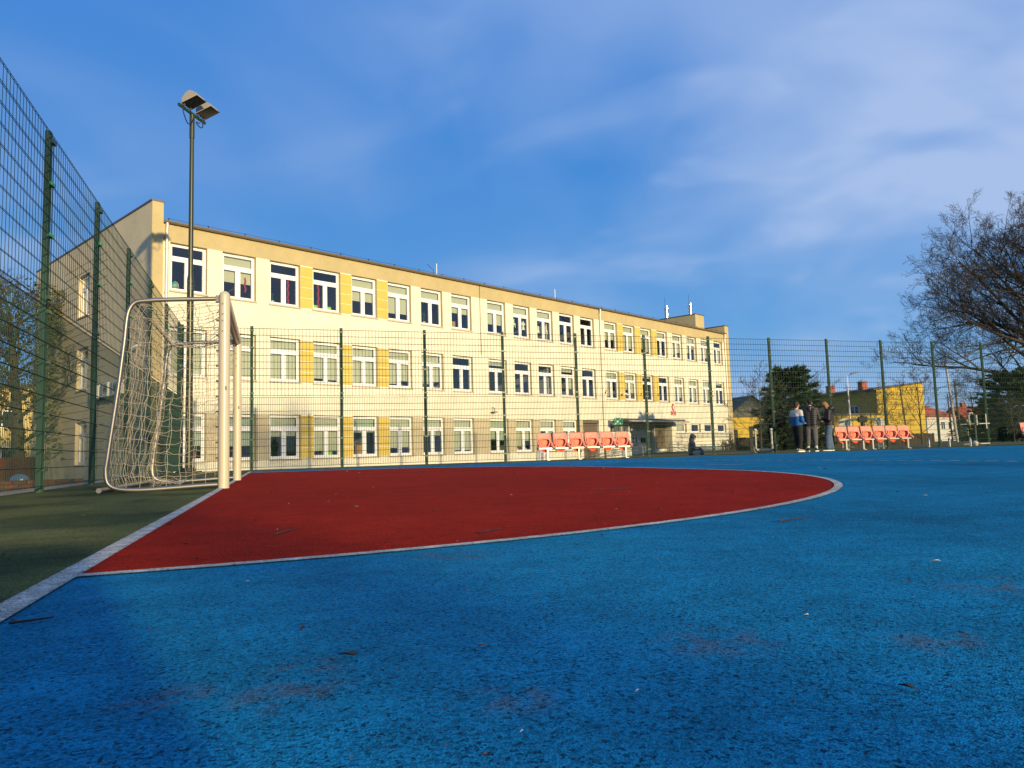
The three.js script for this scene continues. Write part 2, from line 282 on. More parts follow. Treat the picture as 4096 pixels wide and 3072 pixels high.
// kerbs under the fences
{ const b = new Bld(); b.box(CU0 - 0.08, CU0, -0.5, 0.03, -CV1, 31); structure(b.build('kerb', M.kerb), 'concrete kerb under the left fence'); const c = new Bld(); c.box(CU0 - 0.08, 43, -0.5, -0.004, -CV1 - 0.08, -CV1); structure(c.build('kerb', M.kerb), 'concrete kerb under the far fence'); }
// litter: dry leaf bits and crumbs, and some twigs
{
  const r = rng(5), g = new THREE.BufferGeometry(); g.setAttribute('position', new THREE.Float32BufferAttribute([-1, 0, 0, -0.2, 0.28, 0.42, 0.9, 0.1, 0.2, 0.5, 0.35, -0.35, -0.4, 0.1, -0.45], 3)); g.setIndex([0, 1, 2, 0, 2, 3, 0, 3, 4]); g.computeVertexNormals();
  const N = 900, im = new THREE.InstancedMesh(g, mat([1, 1, 1], 0.9, { side: THREE.DoubleSide }), N), m4 = new THREE.Matrix4(), q = new THREE.Quaternion(), c = new THREE.Color();
  for (let k = 0; k < N; k++) {
    const v = 0.7 + 20 * Math.pow(r(), 1.9), u = lerp(-2.4, 1.2 + v * 0.95, r()), s = (r() < 0.8 ? 0.0018 + 0.003 * r() : 0.004 + 0.009 * r()) * (1 + v * 0.12);
    q.setFromEuler(new THREE.Euler(0, r() * 6.3, (r() - 0.5) * 0.4)); m4.compose(V(u, 0.007, -v), q, V(s, s * (0.5 + r()), s * (0.3 + 0.6 * r()))); im.setMatrixAt(k, m4);
    const w = r(); im.setColorAt(k, w < 0.5 ? c.setRGB(0.03, 0.022, 0.015) : w < 0.8 ? c.setRGB(0.20, 0.07, 0.025) : w < 0.93 ? c.setRGB(0.35, 0.26, 0.12) : c.setRGB(0.7, 0.65, 0.55));
  }
  im.name = 'leaf_litter'; im.castShadow = im.receiveShadow = true; tag(im, 'dry leaf crumbs and grit scattered over the court', 'leaf litter', null, 'stuff'); scene.add(im);
  const tw = [[-1.15, 2.62, 0.34, 0.1, 'long reddish twig on the green border', M.woodPole], [0.05, 3.05, 0.22, 1.2, 'dark bent twig on the red goal area beside the white goal line', M.black], [0.75, 2.62, 0.16, 0.7, 'dark twig on the red goal area near its curved line', M.black], [1.85, 2.35, 0.16, 0.25, 'dark twig on the blue court close to the curved line', M.black], [-0.42, 1.6, 0.07, 0.4, 'short dark twig on the shaded blue corner', M.black], [2.3, 4.8, 0.4, 0.4, 'long dark twig in the middle of the red goal area', M.black]];
  for (const [u, v, L, a, lab, m] of tw) { const b = new Bld(), P = []; for (let k = 0; k <= 6; k++) P.push(V((k / 6 - 0.5) * L, 0.0035 + 0.002 * r(), (r() - 0.5) * L * 0.1)); b.tube(P, (t) => 0.0032 * (1 - 0.5 * t), 5); const o = b.build('twig', m); o.position.set(u, 0.004, -v); o.rotation.y = a; tag(o, lab, 'twig', null); }
}

// ---------- the school ----------
const SA = 29.1 * R, sd = V(Math.cos(SA), 0, -Math.sin(SA)), sn = V(Math.sin(SA), 0, Math.cos(SA));
const SP = sd.clone().multiplyScalar(11.31).add(sn.clone().multiplyScalar(-28.5));
const toSchool = (s, y, z) => SP.clone().add(sd.clone().multiplyScalar(s)).add(sn.clone().multiplyScalar(z)).setY(y);
const school = thing('school_building', 'three storey cream and yellow school with rows of white framed windows', 'school', [SP.x, 0, SP.z], SA);
const COL = [0.28, 2.35, 4.42, 6.49, 8.54, 10.62, 12.70, 14.78, 17.44, 19.52, 21.59, 23.67, 25.75, 28.32, 30.43, 32.55, 34.66, 36.80, 38.90, 41.02, 43.12], WW = 1.45;
const ROW = [[6.83, 8.71], [3.55, 5.43], [0.28, 2.15]], SL = 45.1, BK = -14.7, GY = -0.6, TOP = 9.5, TH = 0.38;
const isYellow = (c) => (c >= 2 && c <= 4) || (c >= 13 && c <= 15);
// wall pieces, one collector for each colour
const wc = new Bld(), wt = new Bld(), wallFace = (b, s0, s1, y0, y1) => b.box(s0, s1, y0, y1, -TH, 0);
wallFace(wt, 0, SL, ROW[0][1], TOP);
wallFace(wc, 0, SL, ROW[1][1], ROW[0][0]); wallFace(wc, 0, SL, ROW[2][1], ROW[1][0]);
for (const r of [0, 1]) { let s = 0; for (let c = 0; c <= COL.length; c++) { const e = c < COL.length ? COL[c] : SL; wallFace(wc, s, e, ROW[r][0], ROW[r][1]); s = e + WW; } }
{ let s = 0; for (let c = 0; c < 12; c++) { { const q = new Bld(); wallFace(q, s, COL[c], ROW[2][0], ROW[2][1]); q.build('ground_floor_pier', M.stone, school); } s = COL[c] + WW; }
  { const q = new Bld(); wallFace(q, s, 25.65, ROW[2][0], ROW[2][1]); q.build('ground_floor_pier', M.stone, school); } wallFace(wc, 0, 25.65, GY, ROW[2][0]); wallFace(wc, 27.30, 28.5, GY, ROW[2][1]);
  // entrance zone and the small windows
  wallFace(wc, 28.5, 30.9, GY, 1.33); wallFace(wc, 28.5, 30.9, 1.95, ROW[2][1]); wallFace(wc, 36.15, 36.85, GY, ROW[2][1]);
  wallFace(wc, 36.85, SL, GY, 1.37); wallFace(wc, 36.85, SL, 2.03, ROW[2][1]);
  let q = 36.85; for (const a of [36.85, 38.95, 40.97, 43.10]) { if (a > q) wallFace(wc, q, a, 1.37, 2.03); q = a + 1.4; } wallFace(wc, q, SL, 1.37, 2.03);
}
wc.build('cream_wall', M.cream, school); wt.build('parapet_band', M.tan, school);
// gable walls with parapets and the back
{ const b = new Bld(), w = [[0.29, 2.15], [3.55, 5.43], [6.83, 8.71]];
  const X0 = -0.42, X1 = -0.0; let y = GY; const pf = new Bld(); pf.box(X0 + 0.001, X1, GY, 10.18, 0.0301, 0.04); pf.build('end_pier', M.tan, school);
  for (const [a, c] of w) { b.box(X0, X1, y, a, BK, 0.03); b.box(X0, X1, a, c, BK, -8.2); b.box(X0, X1, a, c, -6.75, 0.03); y = c; } b.box(X0, X1, y, 10.18, BK, 0.03);
  b.build('gable_wall', M.gable, school);
  const r = new Bld(); r.box(SL, SL + 0.62, GY, 10.12, BK, 0.03); r.build('gable_wall', M.tan, school);
  const k = new Bld(); k.box(0, SL, GY, TOP, BK, BK + 0.3); k.build('rear_wall', M.tan, school);
  for (const [a, c, top] of [[X0, X1, 10.18], [SL, SL + 0.62, 10.12]]) { const m = new Bld(); m.box(a - 0.04, c + 0.04, top + 0.002, top + 0.06, BK - 0.05, 0.07); m.build('parapet_cap', M.capMetal, school); }
  const f = new Bld(); f.quad(V(0, TOP + 0.02, 0.02), V(SL, TOP + 0.02, 0.02), V(SL, 9.95, BK + 0.3), V(0, 9.95, BK + 0.3)); f.box(0.002, SL - 0.002, TOP - 0.06, TOP + 0.015, BK + 0.31, 0.02); f.build('roof', M.roofFelt, school);
}
// floors, ceilings and inner walls of the rooms behind the windows
{ const b = new Bld(), c = new Bld();
  for (const y of [-0.1, 3.12, 6.4]) b.box(0.01, SL - 0.01, y - 0.25, y, -7, -TH - 0.005);
  b.box(0.01, SL - 0.01, GY + 0.02, TOP - 0.08, -7.25, -7.01); for (const s of [4.1, 10.2, 16.6, 22.9, 27.6, 34.2, 40.5]) for (const y of [-0.1, 3.12, 6.4]) b.box(s - 0.06, s + 0.06, y + 0.005, y + 3.0, -7, -TH - 0.005);
  b.build('interior', M.room, school);
}
// windows ------------------------------------------------
const ZF = -0.15; // outer face of the frames
function bar(b, x0, x1, y0, y1, z = ZF, d = 0.07) { b.box(x0, x1, y0, y1, z - d, z); }
function window3(parent, s, y0, y1, opt = {}) {
  const w = sub('window', parent, [s, 0, 0]), W = opt.w || WW, h = y1 - y0, fr = new Bld(), ty = y1 - h * 0.315, F = 0.075, mx = W / 2;
  bar(fr, 0.003, F, y0 + 0.003, y1 - 0.003); bar(fr, W - F, W - 0.003, y0 + 0.003, y1 - 0.003); bar(fr, F, W - F, y1 - F, y1 - 0.003); bar(fr, F, W - F, y0 + 0.003, y0 + F);
  bar(fr, F, W - F, ty - 0.05, ty + 0.05); bar(fr, mx - 0.055, mx + 0.055, y0 + F, ty - 0.05);
  fr.build('frame', M.pvc, w);
  const sh = new Bld(); // sashes, proud of the frame by 12 mm
  const sashes = [[F, W - F, ty + 0.05, y1 - F], [F, mx - 0.055, y0 + F, ty - 0.05], [mx + 0.055, W - F, y0 + F, ty - 0.05]], S = 0.05;
  for (const [a, b, c, d] of sashes) { sh.box(a - 0.012, b + 0.012, d - S, d + 0.012, ZF - 0.05, ZF + 0.014); sh.box(a - 0.012, b + 0.012, c - 0.012, c + S, ZF - 0.05, ZF + 0.014); sh.box(a - 0.012, a + S, c + S, d - S, ZF - 0.05, ZF + 0.014); sh.box(b - S, b + 0.012, c + S, d - S, ZF - 0.05, ZF + 0.014); }
  sh.build('sash', M.pvc, w);
  for (const [a, b, c, d] of sashes) { const g = new Bld(), z = ZF - 0.02; g.quad(V(a + S, c + S, z), V(b - S, c + S, z), V(b - S, d - S, z), V(a + S, d - S, z)); g.build('pane', M.glass, w); }
  const sl = new Bld(); sl.box(-0.03, W + 0.03, y0 - 0.035, y0, ZF, 0.05); sl.box(-0.03, W + 0.03, y0 - 0.06, y0 - 0.036, 0.032, 0.05); sl.build('sill', M.sill, w);
  const [top, left, right, kind] = opt.blinds || [0, 0, 0];
  const bl = (a, b, c, d, f) => { if (f <= 0) return; const q = new Bld(), z = ZF - 0.12; q.box(a + 0.035, b - 0.035, lerp(d - 0.05, c + 0.05, f), d - 0.03, z - 0.006, z); q.box(a + 0.035, b - 0.035, lerp(d - 0.05, c + 0.05, f) - 0.022, lerp(d - 0.05, c + 0.05, f) - 0.001, z - 0.012, z + 0.008); q.build('blind', kind ? M.lamella : M.blind, w); };
  bl(...sashes[0], top); bl(...sashes[1], left); bl(...sashes[2], right);
  if (opt.vent) { const q = new Bld(); q.box(W * 0.45, W * 0.8, y1 - 0.05, y1 - 0.022, ZF + 0.002, ZF + 0.03); q.build('air_vent', M.pvc, w); }
  return w;
}
// how far the blinds are let down: transom, left, right
const BL = [
  [[0, 0, 0], [0.85, 0.42, 0.42], [0, 0, 0], [0, 0, 0], [1, 0.4, 0.38], [1, 0.72, 0.7], [1, 0, 0], [1, 0.25, 0.26], [1, 0.55, 0.55], [1, 0, 0], [0.8, 0, 0], [0, 0, 0], [0, 0, 0], [0.9, 0.45, 0.4], [1, 0.9, 0.8], [1, 0.7, 0.85], [1, 0, 0], [1, 0.8, 0.6], [0.9, 0.5, 0.2], [0.7, 0.8, 0.7], [0, 0, 0.9]],
  [[1, 1, 1], [1, 1, 1], [1, 1, 1], [1, 0.86, 0.9], [1, 1, 1], [1, 0.9, 0.75], [1, 0.8, 0.7], [0, 0, 0], [0.5, 0, 0], [0, 0, 0], [0, 0, 0], [0.5, 0, 0.6], [0, 0, 0], [0.8, 0.9, 0], [0.8, 0.4, 0.6], [0.3, 0, 0], [0, 0, 0], [0.9, 0.9, 0.7], [0.9, 0.7, 0.9], [1, 1, 0.8], [0.3, 0, 0]],
  [[1, 0.55, 0.52, 1], [1, 0.55, 0.54, 1], [1, 0.2, 0.18], [1, 0.8, 0.8], [1, 0.04, 0.03, 1], [1, 0.74, 0.72], [1, 0.18, 0.2], [1, 0.92, 0.92], [1, 0.4, 0.45, 1], [1, 0.8, 0.5], [1, 0, 0.1], [1, 0.6, 0.6]],
];
for (const r of [0, 1, 2]) for (let c = 0; c < (r < 2 ? 21 : 12); c++) window3(school, COL[c], ROW[r][0], ROW[r][1], { blinds: BL[r][c], vent: hash(c, r, 5) > 0.4 });
for (const [y0, y1] of ROW) { // gable windows face left
  const w = window3(school, 0, y0, y1, { blinds: [1, 0.7, 0.6] }); w.rotation.y = -Math.PI / 2; w.position.set(-0.42, 0, -8.2);
  for (const z of [0]) w.position.z = -8.2;
}
for (const a of [36.85, 38.95, 40.97, 43.10]) { // small single windows beside the entrance
  const w = sub('small_window', school, [a, 0, 0]), fr = new Bld(), W = 1.4, y0 = 1.37, y1 = 2.03;
  bar(fr, 0.003, 0.09, y0 + 0.003, y1 - 0.003); bar(fr, W - 0.09, W - 0.003, y0 + 0.003, y1 - 0.003); bar(fr, 0.09, W - 0.09, y1 - 0.09, y1 - 0.003); bar(fr, 0.09, W - 0.09, y0 + 0.003, y0 + 0.09); fr.build('frame', M.pvc, w);
  const g = new Bld(); g.quad(V(0.09, y0 + 0.09, ZF - 0.03), V(W - 0.09, y0 + 0.09, ZF - 0.03), V(W - 0.09, y1 - 0.09, ZF - 0.03), V(0.09, y1 - 0.09, ZF - 0.03)); g.build('pane', M.glass, w);
  const s = new Bld(); s.box(-0.03, W + 0.03, y0 - 0.04, y0, ZF, 0.05); s.build('sill', M.pvc, w);
  if (a < 37) { const q = new Bld(); q.box(0.1, W - 0.12, y0 + 0.1, y1 - 0.1, ZF - 0.13, ZF - 0.12); q.build('blind', M.blind, w); }
}
// yellow panels of separate blocks between some windows, white joints behind them
for (const r of [0, 1, 2]) for (let c = 0; c < 20; c++) {
  if (!isYellow(c) || (r === 2 && c > 5)) continue;
  const a = COL[c] + WW, e = COL[c + 1], [y0, y1] = ROW[r], n = r === 2 ? 4 : 4, bh = (y1 - y0 - 0.02) / n;
  const j = new Bld(); j.box(a + 0.002, e - 0.002, y0 - 0.03, y1 + 0.005, 0.0, 0.006); j.build('panel_backing', M.joint, school);
  for (let k = 0; k < n; k++) { const b = new Bld(); b.box(a + 0.004, e - 0.004, y0 + k * bh + 0.012, y0 + (k + 1) * bh - 0.012, 0.0065, 0.022); b.build('yellow_block', M.yellow, school); }
}
// reveals are painted in the band colour
{ const b = new Bld(), add = (s, y0, y1, W) => { b.box(s + W - 0.004, s + W - 0.001, y0 + 0.002, y1 - 0.006, ZF + 0.016, -0.002); b.box(s + 0.001, s + 0.004, y0 + 0.002, y1 - 0.006, ZF + 0.016, -0.002); b.box(s + 0.004, s + W - 0.004, y1 - 0.005, y1 - 0.002, ZF + 0.016, -0.002); };
  for (const r of [0, 1, 2]) for (let c = 0; c < (r < 2 ? 21 : 12); c++) add(COL[c], ...ROW[r], WW);
  for (const a of [36.85, 38.95, 40.97, 43.10]) add(a, 1.37, 2.03, 1.4); b.build('window_reveal', M.tan, school); }
for (const [a, e] of [[COL[2], COL[5] + WW], [COL[13], COL[16] + WW]]) for (const y of [6.40, 5.86, 3.12, 2.58]) { const b = new Bld(); b.box(a, e, y - 0.012, y + 0.012, 0.0, 0.005); b.build('plaster_joint', M.joint, school); }
{ const dk = mat([0.20, 0.14, 0.07], 0.95); for (let k = 0; k < 26; k++) { const y = 0.55 + k * 0.345; const inWin = ROW.some(([a, b]) => y > a - 0.05 && y < b + 0.05); const b = new Bld(); for (const [z0, z1] of inWin ? [[-10.2, -8.2], [-6.75, -4.6]] : [[-10.2, -4.6]]) b.box(-0.424, -0.42, y - 0.012, y + 0.012, z0, z1); b.build('plaster_joint', dk, school); } }
// gutter, its brackets, downpipes, roof edge cable
{ const L = 46, g = new Bld(), N = 9, P = (k, r) => { const t = Math.PI + k / N * Math.PI; return [TOP - 0.02 + r * Math.sin(t), 0.105 + r * Math.cos(t)]; };
  for (const r of [0.085, 0.078]) for (let k = 0; k < N; k++) { const [ya, za] = P(k, r), [yb, zb] = P(k + 1, r); g.quad(V(0, ya, za), V(0, yb, zb), V(SL, yb, zb), V(SL, ya, za)); }
  g.tube([V(0, TOP - 0.02, 0.19), V(SL, TOP - 0.02, 0.19)], 0.012, 6);
  const gut = g.build('gutter', M.zinc, school);
  for (let k = 0; k < 58; k++) { const s = 0.4 + k * 0.775, b = new Bld(), pts = []; for (let q = 0; q <= N; q++) { const [y, z] = P(q, 0.092); pts.push(V(s, y, z)); } b.tube(pts, 0.011, 4, false); b.build('bracket', M.zinc, gut); }
  for (const [s, m] of [[0.12, M.pipe], [27.8, M.pipe], [44.95, M.pipe]]) { const b = new Bld(); b.tube([V(s, TOP - 0.1, 0.105), V(s, TOP - 0.25, 0.105), V(s, TOP - 0.45, 0.075), V(s, 1.2, 0.075)], 0.055, 12); for (let y = 1.6; y < 9; y += 1.7) b.cyl(V(s, y, 0.075), V(s, y + 0.04, 0.075), 0.066, 12); const p = b.build('downpipe', m, school); const q = new Bld(); q.cyl(V(s, GY, 0.078), V(s, 1.22, 0.078), 0.062, 12); q.build('standpipe', M.shutter, p); }
  const c = new Bld(), cp = []; for (let k = 0; k <= 58; k++) cp.push(V(0.2 + k * 0.775, TOP + 0.09 + (k % 2 ? 0.0 : 0.018), 0.03)); c.tube(cp, 0.006, 4, false); for (let k = 0; k < 29; k++) c.box(0.185 + k * 1.55, 0.215 + k * 1.55, TOP + 0.0, TOP + 0.12, 0.015, 0.045); c.build('lightning_cable', M.black, school);
  const j = new Bld(); j.cyl(V(16.87, 5.6, 0.02), V(16.87, TOP - 0.05, 0.02), 0.011, 6); j.build('lightning_conductor', M.black, school);
}
// chimney block with two steel flues, masts
{ const b = new Bld(); b.box(42.6, 44.0, 9.3, 11.0, -6.2, -1.2); const ch = b.build('chimney', M.tan, school); const k = new Bld(); k.box(42.55, 44.05, 11.002, 11.06, -6.25, -1.15); k.build('cap', M.capMetal, ch);
  for (const [s, z, t] of [[43.3, -2.0, 12.0], [43.2, -4.2, 12.1]]) { const f = new Bld(); f.cyl(V(s, 11.06, z), V(s, t - 0.15, z), 0.17, 16); f.cyl(V(s, t - 0.15, z), V(s, t - 0.08, z), 0.22, 16); f.cyl(V(s, t - 0.08, z), V(s, t + 0.12, z), 0.13, 16); f.build('flue', M.steel, ch); const a = new Bld(); a.cyl(V(s - 0.2, 11.06, z), V(s - 0.2, t + 0.8, z), 0.012, 5); a.build('lightning_rod', M.black, ch); }
  for (const [s, m] of [[16.45, M.white], [27.0, M.white]]) { const f = new Bld(); f.cyl(V(s, 9.5, -3), V(s, 11.15, -3), 0.025, 6); f.build('mast', m, school); }
  const v = new Bld(); v.tube([V(16.2, 9.6, -3), V(16.2, 10.75, -3), V(15.75, 11.0, -3)], 0.015, 5); v.build('vent_pipe', M.black, school);
  for (const z of [-9.6, -11.2]) { const q = new Bld(); q.box(0.6, 1.1, 9.6, 10.7, z - 0.3, z + 0.3); q.build('roof_vent', M.tan, school); }
}
// entrance: recess, canopy, posters, door, shutter
{ const b = new Bld(); b.box(30.9, 36.15, GY, ROW[2][1], -1.1, -0.8); b.box(30.8, 30.9, GY, ROW[2][1], -0.8, -TH - 0.004); b.box(36.16, 36.26, GY, ROW[2][1], -0.8, -TH - 0.004); b.build('entrance_wall', M.cream, school);
  const c = new Bld(); c.box(28.9, 36.5, 2.07, 2.13, 0.004, 1.2); c.box(28.9, 36.5, 2.131, 2.25, 0.004, 0.95); const can = c.build('canopy', M.capMetal, school); const k = new Bld(); k.tube([V(28.9, 2.06, 1.27), V(36.5, 2.06, 1.27)], 0.05, 8); k.build('canopy_gutter', M.pipe, can);
  const g = new Bld(); g.quad(V(28.58, 1.4, -0.16), V(30.86, 1.4, -0.16), V(30.86, 1.92, -0.16), V(28.58, 1.92, -0.16)); const tw = g.build('strip_window', M.darkGlass, school); const f = new Bld(); for (const [a, e, y0, y1] of [[28.5, 28.58, 1.33, 1.95], [30.82, 30.9, 1.33, 1.95], [28.58, 30.82, 1.33, 1.41], [28.58, 30.82, 1.88, 1.95], [29.95, 30.03, 1.41, 1.88]]) f.box(a, e, y0, y1, -0.2, -0.1); f.build('frame', M.pvc, tw);
  const bars = new Bld(); for (let s = 28.66; s < 30.8; s += 0.11) bars.cyl(V(s, 1.4, -0.07), V(s, 1.9, -0.07), 0.008, 5); bars.build('bars', M.white, tw);
  const sh = new Bld(); sh.box(25.66, 27.29, GY, 2.10, -0.22, -0.16); for (let y = -0.3; y < 2.0; y += 0.055) sh.box(25.66, 27.29, y, y + 0.04, -0.158, -0.148); const rs = sh.build('roller_shutter', M.shutter, school); const bx = new Bld(); bx.box(25.66, 27.29, 1.96, 2.14, -0.15, 0.04); bx.build('shutter_box', M.shutter, rs);
  const br = new Bld(); br.box(34.68, 36.1, 0.2, 1.98, -0.6, -0.55); for (let y = 0.24; y < 1.95; y += 0.055) br.box(34.68, 36.1, y, y + 0.04, -0.548, -0.54); br.build('roller_shutter', M.shutter, school);
  const ps = new Bld(); ps.box(34.6, 36.14, GY, 0.2, -0.78, -0.5); ps.box(34.5, 34.6, GY, 2.1, -0.78, -0.45); ps.build('entrance_pier', M.cream, school);
  const cv = document.createElement('canvas'); cv.width = 256; cv.height = 160; const x = cv.getContext('2d'); x.fillStyle = '#e9e3cf'; x.fillRect(0, 0, 256, 160); x.fillStyle = '#4a4632'; x.beginPath(); x.ellipse(58, 42, 22, 26, 0, 0, 7); x.fill(); x.fillStyle = '#c9bd7a'; x.beginPath(); x.ellipse(60, 36, 11, 13, 0, 0, 7); x.fill(); x.fillStyle = '#4a4a52'; x.font = 'bold 26px sans-serif'; x.fillText('S P 3', 20, 100); for (const [a, y, w] of [[110, 26, 128], [130, 52, 70], [104, 80, 140], [150, 106, 48]]) for (let q = a; q < a + w; q += 11) x.fillRect(q, y, 8, 13);
  const t = new THREE.CanvasTexture(cv); t.colorSpace = THREE.SRGBColorSpace; const pm = new Bld(); pm.quad(V(31.5, 1.3, -0.79), V(33.6, 1.3, -0.79), V(33.6, 2.05, -0.79), V(31.5, 2.05, -0.79), [[0, 0], [1, 0], [1, 1], [0, 1]]); pm.build('banner', mat(0xffffff, 0.8, { map: t }), school);
  const nb = new Bld(); nb.box(31.95, 32.85, 0.5, 1.22, -0.795, -0.74); const board = nb.build('notice_board', M.gymGreen, school); const pa = new Bld(); for (const [a, e, y0, y1] of [[32.0, 32.8, 0.55, 1.18]]) pa.box(a, e, y0, y1, -0.74, -0.735); pa.build('paper', M.white, board); const p2 = new Bld(); p2.box(32.1, 32.35, 0.9, 1.1, -0.734, -0.73); p2.box(32.12, 32.33, 0.66, 0.82, -0.734, -0.73); p2.box(32.5, 32.7, 0.62, 1.06, -0.734, -0.73); p2.build('notice', M.gymGreen, board);
  const mb = new Bld(); mb.box(33.25, 33.65, 0.68, 1.02, -0.795, -0.65); mb.build('letter_box', M.black, school);
  const wp = new Bld(); wp.box(34.1, 34.52, 1.1, 1.95, -0.76, -0.752); const pp = wp.build('poster', M.white, school); const ar = new Bld(); ar.box(34.27, 34.33, 1.2, 1.36, -0.751, -0.748); ar.tri(V(34.2, 1.36, -0.748), V(34.4, 1.36, -0.748), V(34.3, 1.46, -0.748)); ar.box(34.25, 34.38, 1.7, 1.84, -0.751, -0.748); ar.build('arrow', M.signGreen, pp);
}
// flag brackets, wall lamp, camera stubs on the facade
for (const [s, y] of [[28.12, 4.02], [32.24, 3.99], [34.45, 4.03]]) { const b = new Bld(); b.cyl(V(s, y - 0.1, 0.02), V(s, y + 0.1, 0.14), 0.02, 6); b.box(s - 0.03, s + 0.03, y - 0.14, y, 0.002, 0.02); b.build('flag_bracket', M.black, school); }
{ const b = new Bld(); b.box(30.0, 30.35, 3.9, 4.0, 0.022, 0.2); b.cyl(V(29.95, 3.92, 0.15), V(29.85, 3.88, 0.3), 0.06, 8); b.cyl(V(30.4, 3.92, 0.15), V(30.5, 3.88, 0.3), 0.06, 8); b.build('twin_floodlight', M.white, school);
  const l = new Bld(); l.tube([V(17.6, 2.75, 0.0), V(17.6, 2.7, 0.2), V(17.6, 2.5, 0.2)], 0.015, 6); l.box(17.45, 17.75, 2.46, 2.5, 0.05, 0.3); l.build('wall_lamp', M.black, school);
  const cm = new Bld(); for (const z of [-0.9, -1.9]) { cm.cyl(V(-0.42, 4.75, z), V(-0.6, 4.75, z), 0.02, 6); cm.cyl(V(-0.58, 4.72, z + 0.1), V(-0.66, 4.66, z - 0.14), 0.05, 10); } cm.build('security_camera', M.white, school); }
// signs on the wall
{ const o = thing('emblem_sign', 'red oval emblem sign with pale eagle shape on the school wall', 'emblem', toSchool(36.45, 2.95, 0).toArray(), SA);
  const es = new THREE.Shape(); es.absellipse(0, 0.25, 0.17, 0.27, 0, Math.PI * 2); mesh('shield', new THREE.ExtrudeGeometry(es, { depth: 0.03, bevelEnabled: false, curveSegments: 24 }), M.signRed, o);
  const e = new Bld(), ez = 0.036, W = (pts) => { const s = new THREE.Shape(pts.map(([a, c]) => new THREE.Vector2(a, c))); e.geo(new THREE.ExtrudeGeometry(s, { depth: 0.006, bevelEnabled: false }), new THREE.Matrix4().makeTranslation(0, 0.25, ez)); };
  W([[-0.03, 0.14], [0.03, 0.15], [0.03, 0.08], [0.1, 0.14], [0.1, -0.02], [0.04, -0.06], [0.05, -0.16], [0, -0.13], [-0.05, -0.16], [-0.04, -0.06], [-0.1, -0.02], [-0.1, 0.14], [-0.03, 0.08]]); e.build('eagle', M.white, o);
  const plate = (y0, y1, lines, label) => { const q = thing('name_plate', label, 'sign', toSchool(36.47, y0, 0).toArray(), SA), p = new Bld(); p.box(-0.33, 0.33, 0, y1 - y0, 0.002, 0.02); p.build('plate', M.signRed, q); const s = new Bld(); for (const [y, w, n] of lines) for (let k = 0; k < n; k++) s.box(-w / 2 + k * w / n, -w / 2 + (k + 0.72) * w / n, y, y + 0.035, 0.021, 0.024); s.build('lettering', M.white, q); };
  plate(2.78, 2.92, [[0.052, 0.5, 11]], 'upper small red name plate with one white line below the emblem'); plate(2.61, 2.77, [[0.025, 0.46, 9], [0.10, 0.2, 4]], 'lower red name plate with two white lines below the emblem');
}
{ // folded green sign on an arm: four arrows pointing at a group of people
  const cv = document.createElement('canvas'); cv.width = cv.height = 256; const x = cv.getContext('2d'); x.fillStyle = '#0b7a5a'; x.fillRect(0, 0, 256, 256); x.fillStyle = '#eef4ec';
  for (const [a, q] of [[0, [40, 40]], [1, [216, 40]], [2, [216, 216]], [3, [40, 216]]]) { x.save(); x.translate(...q); x.rotate(a * Math.PI / 2); x.beginPath(); x.moveTo(34, 34); x.lineTo(34, -2); x.lineTo(22, 10); x.lineTo(-12, -24); x.lineTo(-24, -12); x.lineTo(10, 22); x.lineTo(-2, 34); x.fill(); x.restore(); }
  for (const [px, py, k] of [[128, 92, 1], [100, 108, 0.9], [156, 108, 0.9], [128, 130, 1.05]]) { x.beginPath(); x.arc(px, py, 11 * k, 0, 7); x.fill(); x.fillRect(px - 11 * k, py + 12 * k, 22 * k, 34 * k); }
  const t = new THREE.CanvasTexture(cv); t.colorSpace = THREE.SRGBColorSpace; const sm_ = mat(0xffffff, 0.5, { map: t });
  const o = thing('assembly_sign', 'folded green sign with white arrows on an arm at the school corner', 'sign', toSchool(28.35, 1.82, 0.0).toArray(), SA), U = [[0, 0], [1, 0], [1, 1], [0, 1]];
  const b = new Bld(), c = V(0.1, 0, 0.95); b.quad(V(-0.2, 0, 0.6), V(0.12, 0, 0.95), V(0.12, 0.46, 0.95), V(-0.2, 0.46, 0.6), U); b.build('left_face', sm_, o); const d = new Bld(); d.quad(V(0.122, 0, 0.951), V(0.5, 0, 0.8), V(0.5, 0.46, 0.8), V(0.122, 0.46, 0.951), U); d.build('right_face', sm_, o);
  const k = new Bld(); k.quad(V(0.12, 0, 0.94), V(-0.19, 0, 0.6), V(-0.19, 0.46, 0.6), V(0.12, 0.46, 0.94)); k.quad(V(0.49, 0, 0.79), V(0.12, 0, 0.94), V(0.12, 0.46, 0.94), V(0.49, 0.46, 0.79)); k.build('back_face', M.white, o); const a = new Bld(); a.cyl(V(0.14, 0.1, 0.0), V(0.14, 0.1, 0.85), 0.016, 6); a.cyl(V(0.14, 0.36, 0.0), V(0.14, 0.36, 0.85), 0.016, 6); a.build('arm', M.pipe, o); }
